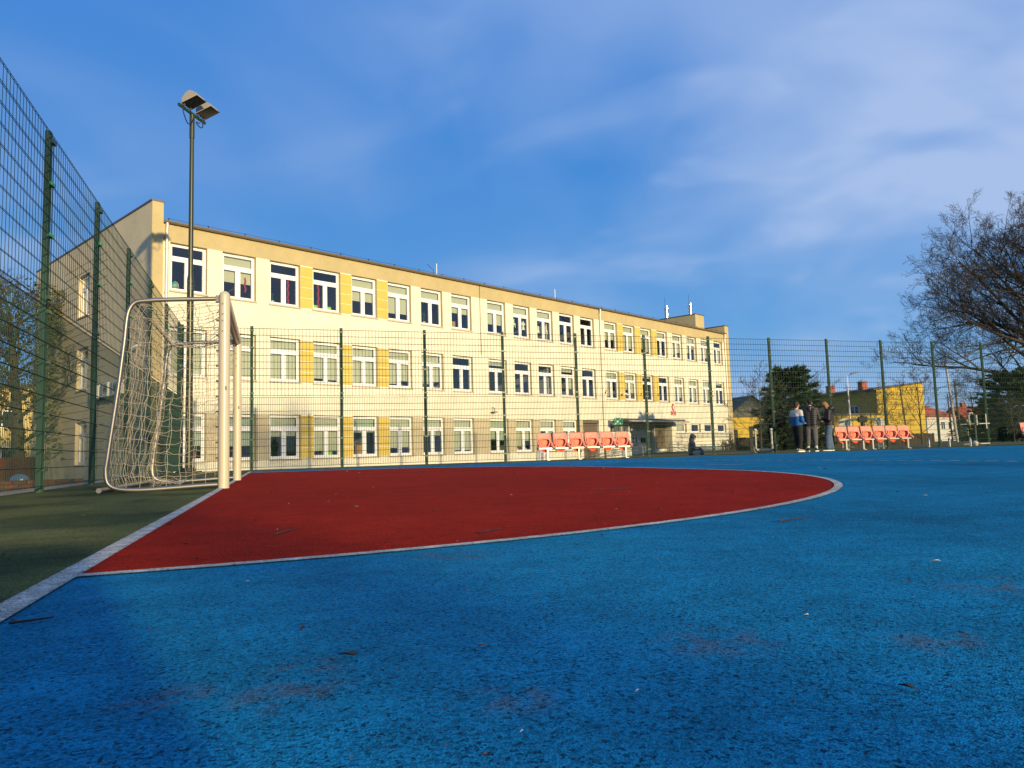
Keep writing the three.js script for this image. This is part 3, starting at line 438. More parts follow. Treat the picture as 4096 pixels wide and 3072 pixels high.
// air conditioners
function acUnit(label, pos, turn) { const o = thing('air_conditioner', label, 'air conditioner', pos, turn, null); const b = new Bld(); b.geo(new RoundedBoxGeometry(0.82, 0.56, 0.3, 2, 0.02), new THREE.Matrix4().makeTranslation(0, 0.28, 0.2)); b.build('casing', M.white, o); const g = new Bld(), C = (r) => [...Array(25)].map((_, k) => V(0.16 + r * Math.cos(k / 12 * Math.PI), 0.28 + r * Math.sin(k / 12 * Math.PI), 0.355)); for (const r of [0.05, 0.1, 0.15, 0.2]) g.tube(C(r), 0.006, 4, false); for (let k = 0; k < 8; k++) g.cyl(V(0.16, 0.28, 0.357), V(0.16 + 0.2 * Math.cos(k * Math.PI / 4), 0.28 + 0.2 * Math.sin(k * Math.PI / 4), 0.357), 0.005, 4, false); g.build('fan_grille', M.black, o); const s = new Bld(); for (let k = 0; k < 9; k++) s.box(-0.36, -0.12, 0.06 + k * 0.05, 0.08 + k * 0.05, 0.351, 0.356); s.build('louvre', M.black, o); for (const x of [-0.3, 0.26]) { const br = new Bld(); br.box(x, x + 0.04, -0.04, -0.002, 0.0, 0.36); br.build('bracket', M.galv, o); } return o; }
acUnit('white air conditioner low on the school front behind red seats', toSchool(21.5, -0.3, 0).toArray(), SA);
{ const t = SA - Math.PI / 2; for (const [z, lab] of [[-4.9, 'white air conditioner on the gable wall, next to the gable windows'], [-3.7, 'white air conditioner on the gable wall, middle one of three'], [-2.6, 'white air conditioner on the gable wall, next to the school corner']]) acUnit(lab, toSchool(-0.42, 2.98, z).toArray(), t); }
// railings beside the entrance
function railing(label, pts, z, posts) { const o = thing('handrail', label, 'handrail', SP.toArray(), SA), b = new Bld(); for (const dy of [0, -0.22]) b.tube(pts.map(([s, y]) => V(s, y + dy, z)), 0.022, 8); b.build('rail', M.seatSteel, o); for (const [s, y] of posts) { const q = new Bld(); q.cyl(V(s, -0.5, z), V(s, y, z), 0.02, 8); q.build('post', M.seatSteel, o); } }
railing('steel handrail sloping down beside the entrance notice board', [[30.2, 0.75], [31.0, 0.42], [32.0, 0.1]], 1.0, [[31.0, 0.42], [32.0, 0.1]]);
railing('steel handrail sloping down from the brown shutter', [[34.2, 0.48], [36.2, 0.47], [37.9, 0.1]], 0.9, [[34.2, 0.48], [36.2, 0.47], [37.9, 0.1]]);
railing('long steel ramp railing behind the red seats', [[23.8, -0.15], [26.4, 0.2], [29.8, 0.45]], 1.6, [[24.8, -0.02], [26.4, 0.2], [28.2, 0.33], [29.8, 0.45]]);
railing('level steel railing along the wall under the small windows', [[38.2, 0.42], [45.6, 0.42]], 0.8, [[38.2, 0.42], [40.6, 0.42], [43, 0.42], [45.6, 0.42]]);
{ const o = thing('barrier_gate', 'small white barred gate beside the school corner', 'gate', toSchool(45.9, -0.5, 1.2).toArray(), SA), b = new Bld(); for (const y of [0.35, 0.93]) b.cyl(V(0, y, 0), V(1.6, y, 0), 0.025, 8); b.cyl(V(0, 0, 0), V(0, 0.95, 0), 0.03, 8); b.cyl(V(1.6, 0, 0), V(1.6, 0.95, 0), 0.03, 8); b.cyl(V(0.1, 0.38, 0), V(1.1, 0.9, 0), 0.02, 6); b.build('frame', M.white, o); for (let k = 1; k < 10; k++) { const q = new Bld(); q.cyl(V(k * 0.16, 0.35, 0.002), V(k * 0.16, 0.93, 0.002), 0.012, 6); q.build('bar', M.white, o); } }
// wire rack hanging below the small windows
{ const o = thing('wire_rack', 'long wire rack fixed below the small school windows', 'rack', SP.toArray(), SA), b = new Bld(); for (const y of [1.3, 1.02]) for (const z of [0.1, 0.45]) b.cyl(V(36.6, y, z), V(45.4, y, z), 0.012, 5); b.build('rail', M.galv, o); for (let k = 0; k < 12; k++) { const s = 36.7 + k * 0.77, q = new Bld(); q.tube([V(s, 1.3, 0.0), V(s, 1.3, 0.45), V(s, 1.02, 0.45), V(s, 1.02, 0.0)], 0.01, 5); q.build('hanger', M.galv, o); } }

// ---------- mesh fences ----------
const wirePanel = (L, y0, y1, dx, dy, q) => { const b = new Bld(), n = Math.round(L / dx), m = Math.round((y1 - y0) / dy); for (let k = 0; k <= n; k++) { const x = k / n * L; b.cyl(V(x, y0 - (y0 < 1 ? 0.0 : 0.0), 0), V(x, y1, 0), q * 0.0036, 4, false); } for (let k = 0; k <= m; k++) { const y = lerp(y0 + 0.02, y1 - 0.005, k / m); for (const z of [-0.0075, 0.0075]) b.cyl(V(0, y, z), V(L, y, z), q * 0.0047, 4, false); } return b.geometry(); };
const panelCache = {};
function fencePanels(o, x0, L, z, q = 1) {
  const k = L.toFixed(2) + '/' + q; panelCache[k] ??= [wirePanel(L - 0.02, 0.05, 2.06, 0.05, 0.2, q), wirePanel(L - 0.02, 2.09, 4.06, 0.1, 0.197, q)];
  for (const [j, n] of [[0, 'lower_wire_panel'], [1, 'upper_wire_panel']]) { const p = mesh(n, panelCache[k][j], M.wire, o); p.position.set(x0 + 0.01, 0, z); }
}
const postGeo = (() => { const b = new Bld(); b.geo(new RoundedBoxGeometry(0.085, 4.5, 0.06, 1, 0.006), new THREE.Matrix4().makeTranslation(0, 1.88, 0)); b.box(-0.028, -0.012, -0.3, 4.1, 0.0301, 0.036); b.box(0.012, 0.028, -0.3, 4.1, 0.0301, 0.036); return b.geometry(); })();
const clipGeo = (() => { const b = new Bld(); b.box(-0.062, 0.062, -0.02, 0.02, 0.033, 0.066); return b.geometry(); })();
function fencePost(o, x, bright) { const p = mesh('post', postGeo, M.fence, o); p.position.set(x, 0, 0); for (const [y, m] of [[0.25, 0], [0.85, 0], [1.45, 0], [2.02, 0], [2.18, 0], [2.9, 1], [3.5, 1], [4.0, 0]]) { const c = mesh('clip', clipGeo, m && bright ? M.clipBright : M.clip, p); c.position.y = y; } return p; }
{
  const F = thing('mesh_fence', 'tall green wire mesh fence beside the goal and school gable', 'fence', [-2.458, 0, -9.491], Math.PI / 2), S = 2.5167;
  for (let k = -3; k <= 5; k++) { if (k > -3 || true) fencePost(F, k * S, true); }
  for (let k = -3; k < 5; k++) fencePanels(F, k * S, S, 0.055, 0.85);
  const rest = 22.475 - (9.491 + 5 * S); if (rest > 0.3) fencePanels(F, 5 * S, rest, 0.055, 0.85);
  const G = thing('mesh_fence', 'long green wire mesh fence between the court and the school front', 'fence', [-0.568, 0, -22.475], 0);
  fencePost(G, -1.85); for (let k = 0; k <= 15; k++) fencePost(G, k * S);
  fencePanels(G, -1.80, 1.80, 0.055, 1.3); for (let k = 0; k < 15; k++) fencePanels(G, k * S, S, 0.055, 1.3);
}

// ---------- goal ----------
const smoothPath = (pts, n) => new THREE.CatmullRomCurve3(pts, false, 'catmullrom', 0.5).getPoints(n);
{
  const G = thing('goal', 'white handball goal with grey steel frame and sagging net', 'goal', [g0, 0, -(vg + 1.54)], 0), z1 = 1.54, z2 = -1.54; // near post at +z
  const oval = (pts, rx, rz) => { const b = new Bld(); b.tube(pts, 1, 24); for (let k = 0; k < b.p.length; k += 3) { b.p[k] = b.p[k] * rx; b.p[k + 2] = b.p[k + 2] * rz; } return b; };
  for (const z of [z1, z2]) { // rounded posts
    const prof = [[0.056, 0.0], [0.056, 2.0]]; for (let k = 1; k <= 8; k++) prof.push([0.056 * Math.cos(k / 8 * Math.PI / 2), 2.02 + 0.056 * Math.sin(k / 8 * Math.PI / 2)]);
    const g = new THREE.LatheGeometry(prof.map(([r, y]) => new THREE.Vector2(Math.max(0.0005, r), y)), 32); g.scale(1.0, 1, 1.15); const p = mesh('post', g, M.goalWhite, G); p.position.z = z;
    for (const y of [1.93, 1.82, 1.75, 1.64]) { const b = new Bld(); const s = z === z1 ? 1 : 1; b.cyl(V(-0.015, y, 0.060), V(-0.015, y, 0.069), 0.008, 10); b.build('bolt', M.bolt, p); }
    const plug = new Bld(); plug.box(0.008, 0.03, 1.02, 1.06, 0.052, 0.0655); plug.build('net_slot', M.bolt, p);
  }
  const cb = new Bld(); cb.tube([V(0, 0, z1 - 0.05), V(0, 0, z2 + 0.05)], 0.055, 28); const cbm = cb.build('crossbar', M.goalWhite, G); cbm.position.set(0.0, 2.005, 0);
  const side = [[-0.05, 2.0], [-0.75, 1.955], [-0.86, 1.93], [-0.915, 1.85], [-0.955, 1.5], [-1.0, 1.06], [-1.085, 0.36], [-1.10, 0.20], [-1.075, 0.09], [-0.98, 0.035], [-0.05, 0.045]];
  for (const z of [z1, z2]) { const b = new Bld(), P = []; const seg = side.map(([x, y]) => V(x, y, z - Math.sign(z) * 0.03)); const c = new THREE.CatmullRomCurve3(seg, false, 'centripetal'); b.tube(c.getPoints(70), 0.0235, 12); const f = b.build('side_frame', M.galv, G); const k = new Bld(); k.box(-0.09, -0.055, 1.96, 2.03, -0.03, 0.03); const cl = k.build('clamp', M.bolt, f); cl.position.z = z - Math.sign(z) * 0.03; }
  { const b = new Bld(); b.tube([V(-1.14, 0.03, z1 + 0.06), V(-1.10, 0.03, z2 - 0.0)], 0.026, 14); b.build('rear_ground_bar', M.galv, G); const c = new Bld(); c.cyl(V(-0.86, 1.925, z1 - 0.03), V(-0.86, 1.925, z2 + 0.03), 0.012, 8); c.build('top_cable', M.galv, G); }
  // net: knotted cords with slack
  const nb = new Bld(), r = rng(77), seg = (a, b, sag) => { const m = a.clone().lerp(b, 0.5); m.y -= sag * (0.4 + r()); m.x += (r() - 0.5) * 0.02; m.z += (r() - 0.5) * 0.02; nb.tube([a, m, b], 0.0029, 3, false); };
  const prof = [[-0.03, 1.97], [-0.3, 1.93], [-0.6, 1.90], [-0.84, 1.90], [-0.88, 1.72], [-0.92, 1.5], [-0.98, 1.06], [-1.03, 0.7], [-1.07, 0.36], [-1.09, 0.14], [-1.05, 0.05]].map(([x, y]) => V(x, y, 0)), pc = new THREE.CatmullRomCurve3(prof, false, 'centripetal').getSpacedPoints(20);
  const NV = 22, gr = [];
  for (let j = 0; j <= 20; j++) { gr.push([]); for (let i = 0; i <= NV; i++) { const t = i / NV, z = lerp(z1 - 0.05, z2 + 0.05, t), p = pc[j].clone(), edge = Math.sin(t * Math.PI), sagk = j < 7 ? 0.16 : 0.05; p.z = z + (j && j < 20 ? (r() - 0.5) * 0.06 : 0) + 0.10 * edge * Math.sin(j * 0.5) * 0.4; p.y -= edge * sagk * Math.sin(Math.min(1, j / 6) * Math.PI) * (0.7 + 0.6 * fbm(t * 5, j * 0.3, 2, 5)); p.x += edge * (j > 7 ? 0.25 * Math.sin((j - 7) / 13 * Math.PI) * (fbm(t * 3, 1, 2, 8) - 0.1) : 0) + (j && j < 20 ? (r() - 0.5) * 0.05 : 0); p.y += (j && j < 20 ? (r() - 0.5) * 0.045 : 0); p.y = Math.max(0.03, p.y); gr[j].push(p); } }
  for (let j = 0; j <= 20; j++) for (let i = 0; i <= NV; i++) { if (i < NV) seg(gr[j][i], gr[j][i + 1], 0.014); if (j < 20) seg(gr[j][i], gr[j + 1][i], 0.008); }
  for (const z of [z1 - 0.04, z2 + 0.04]) { // side nets
    const A = [], nx = 8, ny = 15; for (let j = 0; j <= ny; j++) { A.push([]); const y = lerp(1.93, 0.06, j / ny), back = y > 1.85 ? -0.84 : y > 0.2 ? lerp(-1.07, -0.92, (y - 0.2) / 1.65) : -1.04; for (let i = 0; i <= nx; i++) { const t = i / nx, s = Math.sin(t * Math.PI) * Math.sin(j / ny * Math.PI); A[j].push(V(lerp(-0.05, back, t) + (r() - 0.5) * 0.05 * s, y - 0.08 * s * r() - 0.03 * Math.sin(t * Math.PI), z - Math.sign(z) * (0.16 * s * (0.3 + fbm(t * 3, j * 0.3, 2, z > 0 ? 3 : 4))) + (r() - 0.5) * 0.03 * s)); } }
    for (let j = 0; j <= ny; j++) for (let i = 0; i <= nx; i++) { if (i < nx) seg(A[j][i], A[j][i + 1], 0.014); if (j < ny) seg(A[j][i], A[j + 1][i], 0.006); }
  }
  for (let k = 0; k < 70; k++) { const c = V(-0.75 + (r() - 0.5) * 0.34, 0.015 + r() * 0.07, -0.5 + (r() - 0.5) * 1.0); seg(c, c.clone().add(V((r() - 0.5) * 0.28, (r() - 0.4) * 0.06, (r() - 0.5) * 0.3)), 0.012); } // heap of slack net
  for (let k = 0; k < 46; k++) { const t = k / 46, c = V(lerp(-0.06, -0.34, t) + (r() - 0.5) * 0.1, lerp(1.9, 0.55, t) + (r() - 0.5) * 0.1, z2 + 0.12 + (r() - 0.5) * 0.14); seg(c, c.clone().add(V((r() - 0.5) * 0.09 - 0.03, -0.14, (r() - 0.5) * 0.08)), 0.01); } // gathered net at the far post
  for (let k = 0; k < 34; k++) { const z = lerp(z1 - 0.15, z2 + 0.1, k / 33), c = V(-0.045 + (r() - 0.5) * 0.03, 1.95, z); seg(c, c.clone().add(V(-0.02 + (r() - 0.5) * 0.07, -0.06 - 0.1 * r(), -0.08)), 0.02); seg(c, c.clone().add(V(-0.05, -0.03, -0.1)), 0.03); }
  const net = nb.build('net', M.net, G); net.userData.label = 'loose knotted cord net with worn slack meshes';
  const hk = new Bld(); for (const z of [z1]) for (let y = 0.15; y < 1.9; y += 0.16) hk.box(-0.082, -0.058, y, y + 0.018, z - 0.012, z + 0.012); hk.build('net_hooks', M.black, G);
}

// ---------- floodlight mast ----------
{
  const L = thing('floodlight_mast', 'tall olive steel mast carrying two floodlights behind the goal', 'floodlight', [-2.15, 0, -21.83], 62 * R);
  const b = new Bld(); b.tube([V(0, 0.02, 0), V(0, 5.3, 0)], 0.088, 20); b.tube([V(0, 5.3, 0), V(0, 5.42, 0)], (t) => lerp(0.088, 0.066, t), 20); b.tube([V(0, 5.42, 0), V(0, 9.62, 0)], (t) => lerp(0.066, 0.055, t), 20); b.tube([V(0, 9.3, 0), V(0, 9.98, 0)], 0.068, 20); b.build('pole', M.poleOlive, L);
  const f = new Bld(); f.geo(new THREE.CylinderGeometry(0.16, 0.2, 0.13, 20), new THREE.Matrix4().makeTranslation(0, 0.065, 0)); f.box(-0.24, 0.24, 0.002, 0.03, -0.24, 0.24); f.build('base_flange', M.black, L);
  const c = new Bld(); for (const y of [5.0, 5.06, 5.2]) c.cyl(V(0, y, 0), V(0, y + 0.025, 0), 0.096, 20); c.build('band', M.bolt, L);
  const k = new Bld(); k.box(-0.62, 0.62, 9.98, 10.05, -0.03, 0.03); k.build('cross_arm', M.fence, L);
  for (const [x, turn] of [[-0.33, 0], [0.33, 0]]) {
    const H = sub('floodlight', L, [x, 10.09, 0.05], 0), P = [[0.0, 0.0], [0.44, 0.17], [0.40, 0.235], [0.27, 0.31], [0.19, 0.325], [0.10, 0.27], [-0.02, 0.12]].map(([a, y]) => new THREE.Vector2(a, y));
    const g = new THREE.ExtrudeGeometry(new THREE.Shape(P), { depth: 0.36, bevelEnabled: true, bevelSize: 0.012, bevelThickness: 0.03, bevelSegments: 3 }); g.rotateY(-Math.PI / 2); g.translate(0.18, 0, 0); mesh('housing', g, M.lampGrey, H);
    const q = new Bld(), n = V(0, -0.93, 0.36).multiplyScalar(0.016), a = V(-0.215, 0, -0.01).add(n), d = V(-0.215, 0.17, 0.445).add(n); q.quad(V(0.215, 0, -0.01).add(n), d.clone().setX(0.215), d, a); q.build('glass', M.lampGlass, H);
    const e = new Bld(); const fr = [[-0.225, 0.0], [0.225, 0.0]]; e.tube([V(-0.22, -0.008, -0.015), V(0.22, -0.008, -0.015), V(0.22, 0.165, 0.45), V(-0.22, 0.165, 0.45), V(-0.22, -0.008, -0.015)], 0.011, 6); e.build('rim', M.lampGrey, H);
    for (const bx of [-0.16, 0.13]) { const br = new Bld(); br.box(bx, bx + 0.03, -0.06, 0.0, -0.03, 0.05); br.build('bracket', M.galv, H); }
    const w = new Bld(); w.tube(smoothPath(x < 0 ? [V(-0.2, -0.05, 0), V(-0.16, -0.28, 0.02), V(0.02, -0.5, 0.03), V(0.22, -0.36, 0.02), V(0.31, -0.2, 0)] : [V(0.05, -0.05, 0), V(0.06, -0.28, 0.03), V(-0.1, -0.38, 0.05), V(-0.26, -0.3, 0.03), V(-0.1, -0.26, 0.04)], 24), 0.014, 6); w.build('cable', M.cable, H);
  }
}

// ---------- rows of red tip-up seats ----------
const seatParts = (() => {
  const S = new THREE.Shape(); S.moveTo(-0.23, 0.42); S.bezierCurveTo(-0.215, 0.5, -0.225, 0.6, -0.225, 0.77); S.quadraticCurveTo(-0.222, 0.832, -0.16, 0.834); S.quadraticCurveTo(0, 0.84, 0.16, 0.834); S.quadraticCurveTo(0.222, 0.832, 0.225, 0.77); S.bezierCurveTo(0.225, 0.6, 0.215, 0.5, 0.23, 0.42); S.lineTo(0.1, 0.385); S.lineTo(-0.1, 0.385); S.closePath();
  const Hh = new THREE.Path(); Hh.moveTo(-0.1, 0.41); Hh.bezierCurveTo(-0.12, 0.47, -0.175, 0.5, -0.168, 0.6); Hh.quadraticCurveTo(-0.165, 0.655, -0.09, 0.66); Hh.quadraticCurveTo(0, 0.668, 0.09, 0.66); Hh.quadraticCurveTo(0.165, 0.655, 0.168, 0.6); Hh.bezierCurveTo(0.175, 0.5, 0.12, 0.47, 0.1, 0.41); Hh.closePath(); S.holes.push(Hh);
  const back = new THREE.ExtrudeGeometry(S, { depth: 0.016, bevelEnabled: true, bevelSize: 0.012, bevelThickness: 0.012, bevelSegments: 3, curveSegments: 10 });
  const bend = (g) => { const p = g.attributes.position; for (let k = 0; k < p.count; k++) { const x = p.getX(k), y = p.getY(k); p.setZ(k, p.getZ(k) - 0.20 * (y - 0.38) + 0.9 * x * x - 0.02); } g.computeVertexNormals(); return g; };
  bend(back);
  // raised lip round the opening
  const lp = Hh.getPoints(14).map((p) => V(p.x, p.y, 0.045 - 0.20 * (p.y - 0.38) + 0.9 * p.x * p.x)); const lip = new Bld(); lip.tube([...lp], 0.021, 8, false);
  // folded seat pan, a dish that shows in the opening and hangs below the bar
  const pan = new Bld(), N = 16, K = 14, id = []; for (let j = 0; j <= K; j++) for (let i = 0; i <= N; i++) { const y = lerp(0.245, 0.67, j / K), w = y < 0.37 ? 0.165 * Math.sqrt(clamp((y - 0.235) / 0.135)) : lerp(0.165, 0.172, (y - 0.37) / 0.3), x = lerp(-w, w, i / N), q = 1 - (x / (w + 1e-4)) ** 2; id.push(pan.vert(x, y, -0.015 - 0.03 * q * Math.sin(j / K * Math.PI) + (y < 0.4 ? 0.05 * (0.4 - y) / 0.15 : 0) - 0.2 * (y - 0.38), 0, 0, 1, x, y)); }
  for (let j = 0; j < K; j++) for (let i = 0; i < N; i++) { const a = j * (N + 1) + i; pan.i.push(a, a + 1, a + N + 2, a, a + N + 2, a + N + 1); }
  const pg = pan.geometry(); pg.computeVertexNormals();
  const wing = (s) => { const b = new Bld(); b.tube(smoothPath([V(s * 0.215, 0.56, 0.02), V(s * 0.225, 0.5, 0.06), V(s * 0.20, 0.45, 0.12), V(s * 0.23, 0.42, 0.16), V(s * 0.25, 0.385, 0.15)], 14), (t) => 0.026 + 0.012 * Math.sin(t * Math.PI), 8); return b.geometry(); };
  const hinge = (s) => { const b = new Bld(); b.box(s * 0.25 - 0.028, s * 0.25 + 0.028, 0.325, 0.41, 0.06, 0.16); return b.geometry(); };
  return { back, lip: lip.geometry(), pan: pg, wings: [wing(-1), wing(1)], hinges: [hinge(-1), hinge(1)] };
})();
function seatBench(label, u, v, n, turn, legs) {
  const o = thing('seat_row', label, 'seat row', [u, 0, -v], turn, 'rows of red seats by the far fence'), pitch = 0.535;
  const b = new Bld(); b.box(-0.28, (n - 1) * pitch + 0.28, 0.345, 0.39, 0.08, 0.13); b.build('beam', M.seatSteel, o);
  for (const x of legs) { const l = new Bld(); l.box(x - 0.025, x + 0.025, 0.02, 0.344, 0.075, 0.135); l.box(x - 0.05, x + 0.05, 0.001, 0.02, -0.02, 0.22); l.build('leg', M.seatSteel, o); }
  for (let k = 0; k < n; k++) { const s = sub('seat', o, [k * pitch, 0, 0]); mesh('backrest', seatParts.back, M.seatPale, s); mesh('backrest_lip', seatParts.lip, M.seatPale, s); mesh('seat_pan', seatParts.pan, M.seatRed, s); for (const w of seatParts.wings) mesh('armrest', w, M.seatPale, s); for (const h of seatParts.hinges) mesh('hinge', h, M.black, s); }
  return o;
}
seatBench('row of six sun-faded red tip-up seats in front of the school entrance', 8.03, 21.75, 6, 0.0, [0.05, 1.1, 2.72]);
seatBench('row of six sun-faded red tip-up seats beside the standing teenagers', 19.33, 21.75, 6, -0.05, [0.08, 0.8, 1.2, 2.72]);
seatBench('row of red tip-up seats in front of the dark conifers', 28.02, 21.6, 6, -0.05, [0.0, 1.04, 2.6]);

// ---------- people: capsule bodies joined with a smooth minimum, meshed with surface nets ----------
function surfaceNets(sdf, min, max, cell) {
  const n = [0, 1, 2].map((a) => Math.ceil((max[a] - min[a]) / cell) + 1), f = new Float32Array(n[0] * n[1] * n[2]), I = (x, y, z) => (z * n[1] + y) * n[0] + x;
  for (let z = 0; z < n[2]; z++) for (let y = 0; y < n[1]; y++) for (let x = 0; x < n[0]; x++) f[I(x, y, z)] = sdf(min[0] + x * cell, min[1] + y * cell, min[2] + z * cell);
  const vid = new Int32Array(f.length).fill(-1), p = [], idx = [], C = [[0, 0, 0], [1, 0, 0], [0, 1, 0], [1, 1, 0], [0, 0, 1], [1, 0, 1], [0, 1, 1], [1, 1, 1]], E = [[0, 1], [2, 3], [4, 5], [6, 7], [0, 2], [1, 3], [4, 6], [5, 7], [0, 4], [1, 5], [2, 6], [3, 7]];
  for (let z = 0; z + 1 < n[2]; z++) for (let y = 0; y + 1 < n[1]; y++) for (let x = 0; x + 1 < n[0]; x++) {
    const v = C.map((c) => f[I(x + c[0], y + c[1], z + c[2])]); let m = 0; for (let k = 0; k < 8; k++) if (v[k] < 0) m++; if (m === 0 || m === 8) continue;
    let sx = 0, sy = 0, sz = 0, q = 0; for (const [a, b] of E) if ((v[a] < 0) !== (v[b] < 0)) { const t = v[a] / (v[a] - v[b]); sx += lerp(C[a][0], C[b][0], t); sy += lerp(C[a][1], C[b][1], t); sz += lerp(C[a][2], C[b][2], t); q++; }
    vid[I(x, y, z)] = p.length / 3; p.push(min[0] + (x + sx / q) * cell, min[1] + (y + sy / q) * cell, min[2] + (z + sz / q) * cell);
  }
  const face = (a, b, c, d, flip) => { if (a < 0 || b < 0 || c < 0 || d < 0) return; flip ? idx.push(a, c, b, a, d, c) : idx.push(a, b, c, a, c, d); };
  for (let z = 1; z + 1 < n[2]; z++) for (let y = 1; y + 1 < n[1]; y++) for (let x = 1; x + 1 < n[0]; x++) {
    const s = f[I(x, y, z)] < 0;
    if (s !== f[I(x + 1, y, z)] < 0) face(vid[I(x, y - 1, z - 1)], vid[I(x, y, z - 1)], vid[I(x, y, z)], vid[I(x, y - 1, z)], !s);
    if (s !== f[I(x, y + 1, z)] < 0) face(vid[I(x - 1, y, z - 1)], vid[I(x - 1, y, z)], vid[I(x, y, z)], vid[I(x, y, z - 1)], !s);
    if (s !== f[I(x, y, z + 1)] < 0) face(vid[I(x - 1, y - 1, z)], vid[I(x, y - 1, z)], vid[I(x, y, z)], vid[I(x - 1, y, z)], !s);
  }
  const g = new THREE.BufferGeometry(); g.setAttribute('position', new THREE.Float32BufferAttribute(p, 3)); g.setAttribute('uv', new THREE.Float32BufferAttribute(p.flatMap((_, k) => k % 3 === 0 ? [p[k], p[k + 1]] : []), 2)); g.setIndex(idx); g.computeVertexNormals(); return g;
}
const smin = (a, b, k) => { const h = clamp(0.5 + 0.5 * (b - a) / k); return lerp(b, a, h) - k * h * (1 - h); };
// bone: [x,y,z,r, x,y,z,r, sx?]  tapered capsule; flat factor squeezes depth
function bone(px, py, pz, b) { const dx = b[4] - b[0], dy = b[5] - b[1], dz = b[6] - b[2], L = dx * dx + dy * dy + dz * dz + 1e-9, t = clamp(((px - b[0]) * dx + (py - b[1]) * dy + (pz - b[2]) * dz) / L); return Math.hypot(px - b[0] - dx * t, py - b[1] - dy * t, pz - b[2] - dz * t) - lerp(b[3], b[7], t); }
function blob(bones, k = 0.03, fx) { return (x, y, z) => { let d = 9; for (const b of bones) d = smin(d, bone(x, y, z, b), k); return fx ? fx(x, y, z, d) : d; }; }
function part(name, bones, m, parent, cell = 0.012, k = 0.03, fx, pad = 0.06) {
  const mn = [9, 9, 9], mx = [-9, -9, -9]; for (const b of bones) for (const o of [0, 4]) for (let a = 0; a < 3; a++) { mn[a] = Math.min(mn[a], b[o + a] - b[o + 3] - pad); mx[a] = Math.max(mx[a], b[o + a] + b[o + 3] + pad); }
  return mesh(name, surfaceNets(blob(bones, k, fx), mn, mx, cell), m, parent);
}
const mir = (bones) => bones.flatMap((b) => [b, [-b[0], b[1], b[2], b[3], -b[4], b[5], b[6], b[7]]]);
const skin = mat([0.52, 0.29, 0.19], 0.6), skinDark = mat([0.44, 0.24, 0.15], 0.6);
function handBones(w, dir, curl = 0.5, s = 1, side = 1) { // palm and five fingers from the wrist w, pointing along dir
  const d = V(...dir).normalize(), up = Math.abs(d.y) > 0.8 ? V(0, 0, 1) : V(0, 1, 0), a = d.clone().cross(up).normalize(), n = a.clone().cross(d).normalize(), P = V(...w), o = [];
  const add = (p, r, q, r2) => o.push([p.x, p.y, p.z, r, q.x, q.y, q.z, r2]);
  const at_ = (l, k, h = 0) => P.clone().addScaledVector(d, l * s).addScaledVector(a, k * s).addScaledVector(n, h * s);
  for (const k of [-0.026, 0, 0.026]) add(at_(0, k * 0.6), 0.017 * s, at_(0.085, k), 0.015 * s);
  [[-0.032, 0.062], [-0.011, 0.075], [0.011, 0.07], [0.032, 0.055]].forEach(([k, l]) => { const q = at_(0.085 + l * 0.5, k, -curl * l * 0.35), e = at_(0.085 + l * (1 - 0.45 * curl), k, -curl * l * 0.95); add(at_(0.085, k), 0.010 * s, q, 0.009 * s); add(q, 0.009 * s, e, 0.0075 * s); });
  const t = at_(0.06, side * 0.058, -0.018); add(at_(0.022, side * 0.03), 0.013 * s, t, 0.010 * s); add(t, 0.010 * s, at_(0.092, side * 0.06, -0.03), 0.0085 * s); return o;
}
function headParts(o, hc, yaw, tilt, sk, hair, hairBones, cell = 0.008) { // hc: centre of the head; faces +z before yaw
  const H = sub('head', o, hc, yaw); H.rotation.order = 'YXZ'; H.rotation.x = tilt; return H;
}
